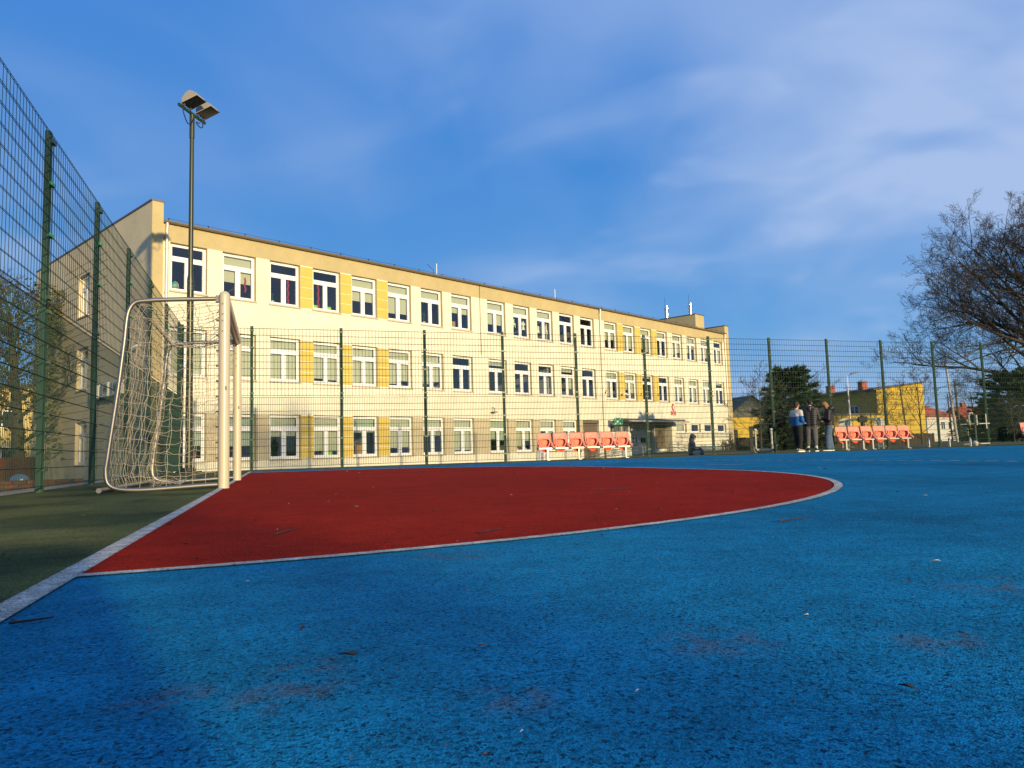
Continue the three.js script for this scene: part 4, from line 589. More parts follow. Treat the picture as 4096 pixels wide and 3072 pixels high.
// builds one figure facing +z (its own front); joints in metres
function person(label, pos, turn, J) {
  const o = thing('person', label, 'person', pos, turn, null);
  // whole body in one surface: head, neck, trunk, arms, hands, legs
  const h = J.head, q = new THREE.Euler(h.tilt || 0, h.yaw || 0, 0, 'YXZ'), hp = (x, y, z) => { const v = V(x, y, z).applyEuler(q); return [h.c[0] + v.x, h.c[1] + v.y, h.c[2] + v.z]; };
  const hb = [[...hp(0, 0.045, -0.012), 0.082, ...hp(0, 0.03, 0.012), 0.080], [...hp(0, -0.03, 0.025), 0.066, ...hp(0, -0.075, 0.045), 0.042], [...hp(0, 0.005, 0.088), 0.008, ...hp(0, -0.025, 0.108), 0.014], [...hp(0, -0.055, 0.085), 0.016, ...hp(0, -0.06, 0.085), 0.016], [...hp(-0.082, 0.0, 0.0), 0.012, ...hp(-0.088, -0.035, -0.002), 0.009], [...hp(0.082, 0.0, 0.0), 0.012, ...hp(0.088, -0.035, -0.002), 0.009], [...hp(0, -0.06, -0.005), 0.052, ...J.neck, 0.055]];
  const hands = J.hands.flatMap((a) => handBones(...a));
  const body = mesh('body', mergeGeometries([surfaceNets(blob([...hb, ...J.core], 0.022), J.min, J.max, 0.012), surfaceNets(blob(hb, 0.02), [h.c[0] - 0.13, h.c[1] - 0.17, h.c[2] - 0.14], [h.c[0] + 0.13, h.c[1] + 0.15, h.c[2] + 0.15], 0.007), ...J.hands.map((a) => { const b = handBones(...a); const mn = [9, 9, 9], mx = [-9, -9, -9]; for (const k of b) for (const e of [0, 4]) for (let c = 0; c < 3; c++) { mn[c] = Math.min(mn[c], k[e + c] - 0.03); mx[c] = Math.max(mx[c], k[e + c] + 0.03); } return surfaceNets(blob(b, 0.008), mn, mx, 0.004); })]), J.skin || skin, o);
  for (const s of [-1, 1]) { const e = new Bld(); const c = hp(s * 0.032, 0.008, 0.082); e.geo(new THREE.SphereGeometry(0.010, 10, 8), new THREE.Matrix4().makeTranslation(...c)); e.build('eye', M.black, body); }
  { const c = hp(0, -0.052, 0.098), e = new Bld(); e.geo(new THREE.SphereGeometry(0.02, 10, 6), new THREE.Matrix4().makeScale(1, 0.28, 0.4).setPosition(...c)); e.build('mouth', mat([0.35, 0.12, 0.09], 0.6), body); }
  part('hair', J.hair.map((b) => [...hp(b[0], b[1], b[2]), b[3], ...hp(b[4], b[5], b[6]), b[7]]), J.hairMat, o, 0.009, 0.02, (x, y, z, d) => d + 0.006 * (fbm(x * 60 + 9, y * 14 + z * 60, 2, 7) - 0.5));
  return { o, hp };
}
const cap = [[0, 0.06, -0.02, 0.088, 0, 0.055, 0.005, 0.086], [0, 0.0, -0.045, 0.07, 0, -0.03, -0.045, 0.058]];
const shoe = (x, y, z, a, s = 1) => { const c = Math.cos(a), n = Math.sin(a), p = (f, h, w = 0) => [x + n * f + c * w, y + h, z + c * f - n * w]; return [[...p(-0.055, 0.045), 0.043, ...p(0.06, 0.04), 0.042], [...p(0.06, 0.036), 0.040, ...p(0.145, 0.03), 0.030], [...p(-0.03, 0.09), 0.042, ...p(0, 0.06), 0.045]]; };
const soleOf = (o, x, z, a, m) => { const s = new THREE.Shape(); s.absellipse(0, 0.045, 0.048, 0.145, 0, Math.PI * 2); const g = new THREE.ExtrudeGeometry(s, { depth: 0.026, bevelEnabled: true, bevelSize: 0.004, bevelThickness: 0.004, bevelSegments: 1, curveSegments: 16 }); g.rotateX(Math.PI / 2); g.scale(1, 1, 1); g.translate(0, 0.031, 0); const k = mesh('shoe_sole', g, m, o); k.position.set(x, 0, z); k.rotation.y = a; return k; };
const cloth = (r, g, b, rough = 0.9) => mat([r, g, b], rough, { map: clothMap });
// legs helper: hips at y, feet given
function legBones(hy, hx, feet, rr, knees) { return feet.flatMap(([fx, fz], k) => { const s = k ? 1 : -1, kx = lerp(s * hx, fx, 0.52) + (knees?.[k]?.[0] || 0), kz = lerp(0, fz, 0.5) + 0.03 + (knees?.[k]?.[1] || 0), ky = hy * 0.53; return [[s * hx, hy - 0.02, 0, rr[0], kx, ky, kz, rr[1]], [kx, ky, kz, rr[1], fx, 0.13, fz, rr[2]]]; }); }
{ // teenager in the white and blue sweatshirt
  const feet = [[-0.09, -0.02], [0.13, 0.1]], hy = 0.86;
  const arms = [[-0.19, 1.36, -0.01, 0.05, -0.235, 1.08, -0.01, 0.042], [-0.235, 1.08, -0.01, 0.042, -0.12, 0.98, 0.18, 0.032], [0.19, 1.36, -0.01, 0.05, 0.24, 1.09, 0.0, 0.042], [0.24, 1.09, 0.0, 0.042, 0.1, 1.0, 0.2, 0.032]];
  const { o } = person('teenager in a white and blue sweatshirt and black trousers standing with back turned', [17.14, 0.001, -21.35], 1.75, {
    head: { c: [0.0, 1.585, 0.03], yaw: 0.25, tilt: 0.05 }, neck: [0, 1.43, -0.01], min: [-0.4, 0.0, -0.25], max: [0.4, 1.8, 0.42], hands: [[[-0.12, 0.98, 0.18], [0.3, 0.15, 1], 0.7, 1, 1], [[0.1, 1.0, 0.2], [-0.3, 0.15, 1], 0.7, 1, -1]],
    core: [[-0.1, 1.34, 0, 0.09, 0.1, 1.34, 0, 0.09], [0, 1.3, 0, 0.13, 0, 0.95, 0, 0.12], ...arms, ...legBones(hy, 0.08, feet, [0.085, 0.055, 0.042])], skin, hair: [...cap], hairMat: cloth(0.055, 0.032, 0.018) });
  const shirt = [[-0.12, 1.35, -0.005, 0.1, 0.12, 1.35, -0.005, 0.1], [-0.05, 1.28, 0, 0.145, -0.05, 0.95, 0.0, 0.135], [0.05, 1.28, 0, 0.145, 0.05, 0.95, 0.0, 0.135], ...arms.map((b) => [b[0], b[1], b[2], b[3] + 0.018, b[4], b[5], b[6], b[7] + 0.018])], wr = (x, y, z, d) => d + 0.007 * (fbm(x * 14 + 4, y * 22 + z * 9, 3, 12) - 0.5);
  part('sweatshirt_top', shirt, cloth(0.56, 0.54, 0.52), o, 0.012, 0.045, (x, y, z, d) => Math.max(wr(x, y, z, d), 1.195 + 0.05 * Math.abs(x) * 2 - y, y - 1.455)); part('sweatshirt_bottom', shirt, cloth(0.012, 0.115, 0.36), o, 0.012, 0.045, (x, y, z, d) => Math.max(wr(x, y, z, d), y - 1.192 - 0.05 * Math.abs(x) * 2, 0.86 - y));
  part('trousers', [[-0.07, 0.88, 0, 0.115, 0.07, 0.88, 0, 0.115], ...legBones(hy, 0.085, feet, [0.115, 0.085, 0.068])], cloth(0.012, 0.012, 0.013), o, 0.013, 0.035, (x, y, z, d) => Math.max(d + 0.01 * (fbm(x * 12, y * 16, 3, 3) - 0.5), 0.085 - y));
  part('shoe', shoe(...[feet[0][0], 0.012, feet[0][1]], -0.15), cloth(0.35, 0.3, 0.16), o, 0.008, 0.02); part('shoe', shoe(feet[1][0], 0.012, feet[1][1], 0.2), cloth(0.35, 0.3, 0.16), o, 0.008, 0.02); soleOf(o, feet[0][0], feet[0][1], -0.15, M.white); soleOf(o, feet[1][0], feet[1][1], 0.2, M.white);
  const gl = new Bld(); for (const s of [-1, 1]) gl.tube([...Array(13)].map((_, k) => V(s * 0.035 + 0.026 * Math.cos(k / 6 * Math.PI), 1.595 + 0.02 * Math.sin(k / 6 * Math.PI), 0.135)), 0.003, 5, false); for (const s of [-1, 1]) gl.cyl(V(s * 0.062, 1.597, 0.133), V(s * 0.088, 1.597, 0.02), 0.003, 5, false); const g = gl.build('glasses', M.black, o);
}
{ // teenager in the black puffer jacket
  const feet = [[-0.13, -0.02], [0.13, 0.02]], hy = 0.9;
  const arms = [[-0.21, 1.42, -0.01, 0.055, -0.27, 1.12, -0.01, 0.046], [-0.27, 1.12, -0.01, 0.046, -0.22, 0.9, 0.12, 0.034], [0.21, 1.42, -0.01, 0.055, 0.27, 1.12, -0.01, 0.046], [0.27, 1.12, -0.01, 0.046, 0.23, 0.9, 0.1, 0.034]];
  const { o } = person('teenager in a black quilted jacket and grey sweatpants seen from behind', [17.62, 0.001, -21.25], 2.4, {
    head: { c: [0, 1.675, 0.03], yaw: 0.3, tilt: 0.1 }, neck: [0, 1.51, -0.01], min: [-0.42, 0.0, -0.26], max: [0.42, 1.88, 0.36], hands: [[[-0.22, 0.9, 0.12], [0.2, -0.7, 0.7], 0.6, 1, 1], [[0.23, 0.9, 0.1], [-0.2, -0.7, 0.7], 0.6, 1, -1]],
    core: [[-0.11, 1.42, 0, 0.09, 0.11, 1.42, 0, 0.09], [0, 1.38, 0, 0.14, 0, 1.0, 0, 0.13], ...arms, ...legBones(hy, 0.09, feet, [0.09, 0.058, 0.044])], skin, hair: [...cap, [0, 0.1, 0.03, 0.05, 0.03, 0.105, 0.06, 0.035]], hairMat: cloth(0.014, 0.011, 0.01) });
  const pf = cloth(0.016, 0.014, 0.016, 0.5);
  part('quilted_jacket', [[-0.13, 1.42, -0.01, 0.115, 0.13, 1.42, -0.01, 0.115], [-0.08, 1.35, 0, 0.16, -0.08, 0.93, 0, 0.15], [0.08, 1.35, 0, 0.16, 0.08, 0.93, 0, 0.15], ...arms.map((b) => [b[0], b[1], b[2], b[3] + 0.03, b[4], b[5], b[6], b[7] + 0.028])], pf, o, 0.011, 0.04, (x, y, z, d) => Math.max(d + 0.013 * Math.abs(Math.sin((y + 0.02 * Math.abs(x)) * Math.PI / 0.062)) - 0.008, 0.82 - y, y - 1.56));
  part('jacket_hood', [[-0.09, 1.5, -0.06, 0.06, 0.09, 1.5, -0.06, 0.06], [0, 1.5, -0.12, 0.07, 0, 1.42, -0.14, 0.05]], pf, o, 0.011, 0.04);
  part('sweatpants', [[-0.08, 0.88, 0, 0.12, 0.08, 0.88, 0, 0.12], ...legBones(hy, 0.095, feet, [0.125, 0.09, 0.062])], cloth(0.10, 0.095, 0.10), o, 0.013, 0.03, (x, y, z, d) => Math.max(d + 0.014 * (fbm(x * 12, y * 16, 3, 6) - 0.5), 0.19 - y));
  for (const [k, [x, z]] of feet.entries()) { const a = k ? 0.35 : -0.3; part('sock', [[x, 0.1, z, 0.05, x, 0.19, z, 0.052]], cloth(0.6, 0.58, 0.54), o, 0.01, 0.02); part('shoe', shoe(x, 0.012, z, a), cloth(0.02, 0.02, 0.022), o, 0.008, 0.02); soleOf(o, x, z, a, M.white); }
}
{ // teenager with long fair hair, head bent over a phone
  const feet = [[-0.07, -0.03], [0.09, 0.08]], hy = 0.88;
  const arms = [[-0.18, 1.36, 0, 0.05, -0.2, 1.1, 0.02, 0.043], [-0.2, 1.1, 0.02, 0.043, -0.06, 1.14, 0.25, 0.032], [0.18, 1.36, 0, 0.05, 0.21, 1.1, 0.02, 0.043], [0.21, 1.1, 0.02, 0.043, 0.08, 1.13, 0.25, 0.032]];
  const { o } = person('teenager with long fair hair, black jacket and wide blue jeans looking at a phone', [18.55, 0.001, -21.45], -2.2, {
    head: { c: [0, 1.58, 0.09], yaw: 0.0, tilt: 0.42 }, neck: [0, 1.43, 0.0], min: [-0.4, 0.0, -0.25], max: [0.4, 1.8, 0.42], hands: [[[-0.06, 1.14, 0.25], [0.35, 0.35, 1], 0.6, 1, 1], [[0.08, 1.13, 0.25], [-0.35, 0.35, 1], 0.6, 1, -1]],
    core: [[-0.1, 1.34, 0, 0.085, 0.1, 1.34, 0, 0.085], [0, 1.3, 0, 0.125, 0, 0.95, 0, 0.115], ...arms, ...legBones(hy, 0.08, feet, [0.085, 0.055, 0.042])], skin,
    hair: [[0, 0.06, -0.015, 0.09, 0, 0.055, 0.01, 0.09], [-0.075, 0.02, -0.005, 0.04, -0.09, -0.17, 0.0, 0.028], [0.075, 0.02, -0.005, 0.04, 0.09, -0.17, 0.0, 0.028], [0, 0.0, -0.05, 0.075, 0, -0.16, -0.07, 0.05]], hairMat: cloth(0.30, 0.155, 0.055) });
  const jk = cloth(0.010, 0.009, 0.012, 0.6);
  part('jacket', [[-0.13, 1.37, -0.01, 0.11, 0.13, 1.37, -0.01, 0.11], [-0.05, 1.3, 0, 0.165, -0.05, 0.93, 0, 0.155], [0.05, 1.3, 0, 0.165, 0.05, 0.93, 0, 0.155], ...arms.map((b) => [b[0], b[1], b[2], b[3] + 0.03, b[4], b[5], b[6], b[7] + 0.026])], jk, o, 0.012, 0.045, (x, y, z, d) => Math.max(d + 0.012 * (fbm(x * 9, y * 14 + z * 8, 3, 15) - 0.5), 0.84 - y, y - 1.5));
  part('jacket_hood', [[-0.1, 1.47, -0.08, 0.07, 0.1, 1.47, -0.08, 0.07], [-0.05, 1.5, -0.14, 0.085, 0.05, 1.5, -0.14, 0.085], [0, 1.42, -0.17, 0.07, 0, 1.36, -0.17, 0.05]], jk, o, 0.012, 0.04);
  part('shirt_hem', [[-0.05, 0.86, 0, 0.148, 0.05, 0.86, 0, 0.148]], cloth(0.30, 0.24, 0.14), o, 0.013, 0.03, (x, y, z, d) => Math.max(d, 0.775 - y, y - 0.88));
  part('jeans', [[-0.065, 0.86, 0, 0.118, 0.065, 0.86, 0, 0.118], ...legBones(hy, 0.085, feet, [0.12, 0.105, 0.105])], cloth(0.075, 0.125, 0.20), o, 0.013, 0.03, (x, y, z, d) => Math.max(d + 0.022 * (fbm(x * 11, y * 18, 3, 16) - 0.5), 0.05 - y));
  for (const [k, [x, z]] of feet.entries()) { const a = k ? 0.15 : -0.15; part('shoe', shoe(x, 0.012, z, a), cloth(0.05, 0.05, 0.055), o, 0.008, 0.02); soleOf(o, x, z, a, M.white); }
  const b = new Bld(); b.geo(new RoundedBoxGeometry(0.072, 0.15, 0.009, 2, 0.004), new THREE.Matrix4().makeRotationX(-0.9).setPosition(0, 0, 0)); const ph = b.build('phone', M.black); ph.position.copy(V(0.01, 1.235, 0.375).applyAxisAngle(V(0, 1, 0), -2.2)).add(o.position); ph.rotation.y = -2.2; tag(ph, 'black phone held by the fair-haired teenager', 'phone');
}
{ // hooded figure sitting on the low wall behind the fence, looking at a phone
  const arms = [[-0.18, 0.52, 0.0, 0.05, -0.2, 0.27, 0.08, 0.043], [-0.2, 0.27, 0.08, 0.043, -0.05, 0.27, 0.31, 0.032], [0.18, 0.52, 0.0, 0.05, 0.2, 0.27, 0.08, 0.043], [0.2, 0.27, 0.08, 0.043, 0.06, 0.27, 0.31, 0.032]];
  const legs = [[-0.09, 0.08, 0, 0.085, -0.1, 0.13, 0.4, 0.058], [-0.1, 0.13, 0.4, 0.058, -0.1, -0.24, 0.46, 0.042], [0.09, 0.08, 0, 0.085, 0.1, 0.16, 0.38, 0.058], [0.1, 0.16, 0.38, 0.058, 0.1, -0.24, 0.5, 0.042]];
  const p = put(2768, 32.0), { o } = person('hooded person in a dark blue jacket and jeans sitting behind the fence with a phone', [p[0], -0.06, p[2]], Math.PI / 2 - 0.62, {
    head: { c: [0, 0.72, 0.07], yaw: 0, tilt: 0.5 }, neck: [0, 0.59, 0.0], min: [-0.36, -0.36, -0.28], max: [0.36, 0.95, 0.68], hands: [[[-0.05, 0.27, 0.31], [0.35, 0.3, 1], 0.6, 1, 1], [[0.06, 0.27, 0.31], [-0.35, 0.3, 1], 0.6, 1, -1]],
    core: [[-0.1, 0.5, 0, 0.085, 0.1, 0.5, 0, 0.085], [0, 0.46, 0, 0.13, 0, 0.1, -0.02, 0.13], ...arms, ...legs], skin, hair: [...cap], hairMat: cloth(0.03, 0.02, 0.012) });
  const jk = cloth(0.014, 0.024, 0.075, 0.45);
  part('hooded_jacket', [[-0.12, 0.52, 0, 0.1, 0.12, 0.52, 0, 0.1], [-0.05, 0.44, 0, 0.155, -0.05, 0.1, -0.02, 0.16], [0.05, 0.44, 0, 0.155, 0.05, 0.1, -0.02, 0.16], ...arms.map((b) => [b[0], b[1], b[2], b[3] + 0.03, b[4], b[5], b[6], b[7] + 0.025])], jk, o, 0.012, 0.04, (x, y, z, d) => Math.max(d + 0.014 * (fbm(x * 10, y * 16 + z * 10, 3, 19) - 0.5), -0.03 - y));
  part('hood', [[0, 0.79, 0.03, 0.115, 0, 0.77, 0.06, 0.115], [0, 0.66, -0.02, 0.1, 0, 0.6, -0.02, 0.1]], jk, o, 0.01, 0.05, (x, y, z, d) => Math.max(d, -(Math.hypot(x, y - 0.70, z - 0.19) - 0.10)));
  part('jeans', legs.map((b) => [b[0], b[1], b[2], b[3] + 0.028, b[4], b[5], b[6], b[7] + 0.026]), cloth(0.03, 0.075, 0.15), o, 0.012, 0.03, (x, y, z, d) => Math.max(d + 0.012 * (fbm(x * 11, y * 14 + z * 10, 3, 18) - 0.5), -0.235 - y));
  for (const [x, z] of [[-0.1, 0.47], [0.1, 0.51]]) { part('shoe', shoe(x, -0.318, z, 0), cloth(0.3, 0.28, 0.25), o, 0.009, 0.02); }
  const b = new Bld(); b.geo(new RoundedBoxGeometry(0.072, 0.15, 0.009, 2, 0.004), new THREE.Matrix4().makeRotationX(-0.9)); const ph = b.build('phone', M.black); ph.position.copy(V(0.01, 0.36, 0.43).applyAxisAngle(V(0, 1, 0), o.rotation.y)).add(o.position); ph.rotation.y = o.rotation.y; tag(ph, 'black phone held by the hooded sitting person', 'phone');
  const wl = new Bld(); wl.box(-1.6, 1.6, -0.32, 0, -0.25, 0.17); const w = wl.build('low_wall', mat([0.12, 0.10, 0.08], 0.95, { map: plasterMap })); w.position.set(p[0], -0.075, p[2]); w.rotation.y = o.rotation.y; tag(w, 'low dark stone wall under the hooded sitting person', 'wall');
}

// ---------- trees ----------
function bareTree(seed, o) { // o: height, spread, trunk radius, limbs [[start height, azimuth, rise, length]], levels
  const r = rng(seed), wood = new Bld(), twig = new Bld(), leafs = new Bld();
  const path = (p0, d0, L, n, wob, lift) => { const P = [p0.clone()], d = d0.clone().normalize(); for (let k = 0; k < n; k++) { d.add(V((r() - 0.5) * wob, (r() - 0.5) * wob + lift, (r() - 0.5) * wob)).normalize(); P.push(P[k].clone().addScaledVector(d, L / n)); } return P; };
  function grow(p0, d, L, rad, lev) {
    const n = lev < 2 ? 9 : lev < 4 ? 4 : 3, P = path(p0, d, L, n, lev < 2 ? 0.28 : 0.42, lev < 2 ? o.lift ?? 0.015 : 0.03), end = lev >= o.levels;
    (lev < 3 ? wood : twig).tube(P, (t) => Math.max(o.minR, rad * (1 - 0.9 * t)), lev < 1 ? 10 : lev < 3 ? 6 : 3, false);
    if (end) { if (o.leaf && r() < o.leaf) { const e = P[n], s = 0.05 + 0.05 * r(); leafs.tri(e, e.clone().add(V((r() - 0.5) * s * 2, -s, (r() - 0.5) * s * 2)), e.clone().add(V((r() - 0.5) * s * 2, -s * 0.5, (r() - 0.5) * s * 2))); } return; }
    const kids = o.kids[lev];
    for (let k = 0; k < kids; k++) {
      const t = lerp(lev === 0 ? 0.22 : 0.18, 1, (k + r() * 0.8) / kids), q = Math.min(n - 1, Math.floor(t * n)), p = P[q].clone().lerp(P[q + 1], t * n - q), ax = P[q + 1].clone().sub(P[q]).normalize();
      const side = V(r() - 0.5, (r() - 0.5) * 0.8 + (lev > 1 ? 0.12 : 0.06), r() - 0.5).normalize(); side.addScaledVector(ax, -side.dot(ax)).normalize();
      const a = lerp(0.55, 1.0, r()), dir = ax.clone().multiplyScalar(Math.cos(a)).addScaledVector(side, Math.sin(a));
      grow(p, dir, L * lerp(0.34, 0.58, r()) * (1.12 - 0.42 * t), rad * (1 - 0.7 * t) * lerp(0.42, 0.62, r()), lev + 1);
    }
  }
  const T = path(V(0, 0, 0), V(0.02, 1, 0.02), o.height * 0.72, 10, 0.09, 0.05); wood.tube(T, (t) => lerp(o.trunk, o.trunk * 0.28, t), 14, false);
  const tp = (y) => { const k = Math.min(9, Math.floor(y / (o.height * 0.72) * 10)); return T[k].clone().lerp(T[k + 1], clamp(y / (o.height * 0.72) * 10 - k)); };
  for (const [y, az, rise, L, q] of o.limbs) grow(tp(y), V(Math.cos(az), rise, Math.sin(az)), L, (q || 1) * o.trunk * 0.40 * Math.sqrt(L / o.height * 1.4), 0);
  return { wood: wood.geometry(), twig: twig.geometry(), leaf: leafs.p.length ? leafs.geometry() : null };
}
function addTree(name, parts, label, pos, turn, scale = 1, group, cat = 'tree') {
  const o = thing(name, label, cat, pos, turn, group); mesh('trunk', parts.wood, M.bark, o); mesh('crown', parts.twig, M.twig, o); if (parts.leaf) mesh('leaves', parts.leaf, parts.leafMat || M.leafDry, o); o.scale.setScalar(scale); return o;
}
const ring = (n, y0, y1, r0, r1, l0, l1, a0) => [...Array(n)].map((_, k) => { const t = k / (n - 1); return [lerp(y0, y1, t), a0 + k * 2.399, lerp(r0, r1, t), lerp(l0, l1, t)]; });
const bigTree = bareTree(41, { height: 13.2, trunk: 0.42, levels: 4, kids: [10, 8, 7, 5], minR: 0.0055, lift: 0.014, leaf: 0.012, limbs: [[2.3, 4.2, 0.34, 8.6, 1.1], [2.9, 3.85, 0.5, 8.0], [3.3, 4.55, 0.62, 8.2], [4.0, 4.05, 0.95, 8.4], [4.6, 3.6, 1.15, 7.6], [5.4, 4.4, 1.5, 7.2], [4.3, 4.2, 0.75, 8.6], [5.0, 3.9, 1.0, 8.2], [6.2, 4.1, 1.7, 6.8], ...ring(9, 3.4, 8.6, 0.4, 1.8, 7.6, 4.6, 1.0)] });
{ const p = put(4360, 55); addTree('bare_tree', bigTree, 'large bare tree with wide low branches behind the fence', [p[0], -0.1, p[2]], 0, 1.4); }
const shrub = bareTree(9, { height: 3.4, trunk: 0.045, levels: 3, kids: [6, 5, 4], minR: 0.004, lift: 0.03, limbs: ring(9, 0.25, 2.2, 0.9, 1.6, 1.9, 1.2, 0.4) });
const SH = [[3375, 44, 1.05, 0, 'bare shrub behind the gym station with the black post'], [3560, 50, 1.25, 1.4, 'bare shrub before the lit yellow gable, next to its corner'], [3690, 52, 1.7, 2.1, 'tallest bare shrub before the lit yellow gable'], [3490, 60, 1.5, 3.3, 'bare young tree before the shaded yellow wall'], [3330, 46, 0.9, 0.7, 'low bare shrub beside the dark conifer'], [3905, 80, 2.2, 0.2, 'bare shrub in front of the distant red roofs'], [3045, 40, 1.35, 5, 'thin bare shrub at the school side of the conifer'], [3270, 43, 1.4, 2.6, 'thin bare shrub at the yellow house side of the conifer'], [4060, 46, 0.9, 1.1, 'bare shrub before the dark conifers']];
for (const [px, d, s, t, lab] of SH) { const p = put(px, d, -0.12); addTree('bare_shrub', shrub, lab, p, t, s, 'bare shrubs behind the far fence', 'shrub'); }

function sprays(seed, n, shape, m, name, parent, len = 0.32) { // needle sprays: narrow pointed faces along drooping boughs
  const b = new Bld(), r = rng(seed);
  for (let k = 0; k < n; k++) {
    const t = Math.pow(r(), 0.75), a = r() * 6.283, [rad, y] = shape(t, a, r), q = Math.sqrt(r() * 0.75 + 0.25), x = Math.cos(a) * rad * q, z = Math.sin(a) * rad * q, yy = y - (q - 0.6) * rad * 0.28 + (r() - 0.5) * 0.3;
    const c = V(x, yy, z), out = V(Math.cos(a + (r() - 0.5) * 1.4), (r() - 0.62) * 0.9, Math.sin(a + (r() - 0.5) * 1.4)).normalize();
    for (let j = 0; j < 4; j++) { const d = out.clone().add(V((r() - 0.5) * 0.9, (r() - 0.5) * 0.7, (r() - 0.5) * 0.9)).normalize(), s = V(r() - 0.5, r() - 0.5, r() - 0.5).cross(d).normalize().multiplyScalar(0.035 + 0.02 * r()), L = len * (0.55 + 0.8 * r()); b.tri(c.clone().sub(s), c.clone().add(s), c.clone().addScaledVector(d, L)); }
  }
  return b.build(name, m, parent);
}
function conifer(label, pos, h, w, seed, group, n = 170) { // separate uneven boughs, each dressed with needle sprays
  const o = thing('conifer', label, 'conifer', pos, 0, group), b = new Bld(), lf = [new Bld(), new Bld()], r = rng(seed + 1);
  b.tube([V(0, 0, 0), V(0.06, h * 0.5, 0.03), V(0, h * 0.9, 0)], (t) => lerp(0.028 * h, 0.006 * h, t), 8);
  for (let k = 0; k < n; k++) {
    const t = 0.02 + 0.93 * Math.pow((k + r()) / n, 1.05), a = k * 2.39996 + (r() - 0.5) * 0.9, prof = Math.pow(1 - Math.pow(t, 2.0), 0.62), L = (w * 0.5 * prof + 0.05 * h) * (0.55 + 0.62 * r()), up = lerp(0.05, 0.95, t) + (r() - 0.5) * 0.35, y0 = t * h * 0.86;
    const P = [...Array(6)].map((_, j) => { const q = j / 5; return V(Math.cos(a) * L * q + (r() - 0.5) * 0.05 * L, y0 + up * L * q * 0.55 - 0.28 * L * q * q * (1 - t), Math.sin(a) * L * q + (r() - 0.5) * 0.05 * L); });
    b.tube(P, (q) => 0.012 * (1 - q) + 0.004, 4, false);
    const m = Math.round(10 + 26 * L / (w * 0.5));
    for (let j = 0; j < m; j++) {
      const q = lerp(0.18, 1, Math.sqrt(r())) * 4.999, c = P[Math.floor(q)].clone().lerp(P[Math.floor(q) + 1], q % 1).add(V((r() - 0.5) * 0.16, (r() - 0.5) * 0.14, (r() - 0.5) * 0.16)), ax = P[5].clone().sub(P[0]).normalize();
      for (let i = 0; i < 4; i++) { const d = ax.clone().add(V((r() - 0.5) * 1.7, (r() - 0.6) * 1.1, (r() - 0.5) * 1.7)).normalize(), s = V(r() - 0.5, r() - 0.5, r() - 0.5).cross(d).normalize().multiplyScalar(0.0075 * h), E = h * 0.045 * (0.6 + 0.8 * r()); lf[r() < 0.3 ? 1 : 0].tri(c.clone().sub(s), c.clone().add(s), c.clone().addScaledVector(d, E)); }
    }
  }
  b.build('trunk', M.bark, o); lf[0].build('foliage', M.needle, o); lf[1].build('young_foliage', M.needleLight, o); return o;
}
{ let p = put(3172, 42, -0.1); conifer('broad dark conifer beside the standing teenagers', p, 5.3, 3.5, 3, null, 300);
  p = put(4050, 58, -0.1); conifer('tall dark conifer behind the fence below the big bare tree', p, 6.4, 4.8, 13, 'dark conifers at the end of the fence', 170); p = put(3970, 60, -0.1); conifer('lower dark conifer beside the silver gym bars', p, 4.2, 3.2, 23, 'dark conifers at the end of the fence', 130); p = put(4150, 56, -0.1); conifer('wide dark conifer behind the red seats below the big tree', p, 6.0, 5.0, 33, 'dark conifers at the end of the fence', 170);
  p = put(3880, 92, -0.1); conifer('distant dark conifer between the utility poles and red roofs', p, 3.2, 5, 43, null, 120); }
{ // the overgrown tree left of the school
  const t = bareTree(23, { height: 11, trunk: 0.30, levels: 3, kids: [9, 8, 6], minR: 0.007, lift: -0.03, limbs: ring(16, 1.6, 7.6, 0.9, 1.1, 4.6, 2.6, 0.2) }), p = put(75, 34, -0.36), o = addTree('overgrown_tree', t, 'overgrown bare tree with drooping twigs and ivy left of the school', p, 0.5);
  sprays(61, 2600, (q, a, r) => [lerp(2.7, 2.1, q) * (0.55 + 0.6 * vnoise(a * 1.6 + 5, q * 5, 5)), 0.7 + q * 8.4], M.ivy, 'ivy', o, 0.22);
  const p2 = put(-330, 40, -0.36); addTree('overgrown_tree', t, 'bare drooping tree further left beyond the fence', p2, 2.5, 0.9);
  sprays(71, 1600, (q, a, r) => [2.4 * (0.5 + 0.6 * vnoise(a * 1.6 + 5, q * 5, 9)), 0.7 + q * 8.0], M.ivy, 'ivy', scene.children[scene.children.length - 1], 0.22);
}
// trees behind the camera: their shadows lie across the court, their branches show in the windows
const tallTree = bareTree(87, { height: 17, trunk: 0.26, levels: 3, kids: [7, 6, 5], minR: 0.009, lift: 0.03, limbs: ring(8, 9.3, 12, 0.8, 1.8, 4.2, 3.0, 0.6) });
addTree('tall_bare_tree', tallTree, 'tall bare tree behind the camera whose trunk throws the long shadow', [10.2, -0.1, 36], 2.2, 1, 'tall bare trees behind the camera');
addTree('tall_bare_tree', tallTree, 'tall bare tree behind the camera standing right of the trunk shadow tree', [19.0, -0.1, 38], 4.0, 1.0, 'tall bare trees behind the camera');
{ const o = thing('storage_box', 'closed grey storage box standing on the court behind the camera', 'box', [-0.36, 0, 4.2], 0), b = new Bld(); b.geo(new RoundedBoxGeometry(3.1, 1.1, 0.8, 2, 0.02), new THREE.Matrix4().makeTranslation(0, 0.56, 0)); b.build('body', M.gymGreen, o); const l = new Bld(); l.geo(new RoundedBoxGeometry(3.14, 0.08, 0.86, 2, 0.02), new THREE.Matrix4().makeTranslation(0, 1.152, 0)); l.build('lid', M.capMetal, o); }

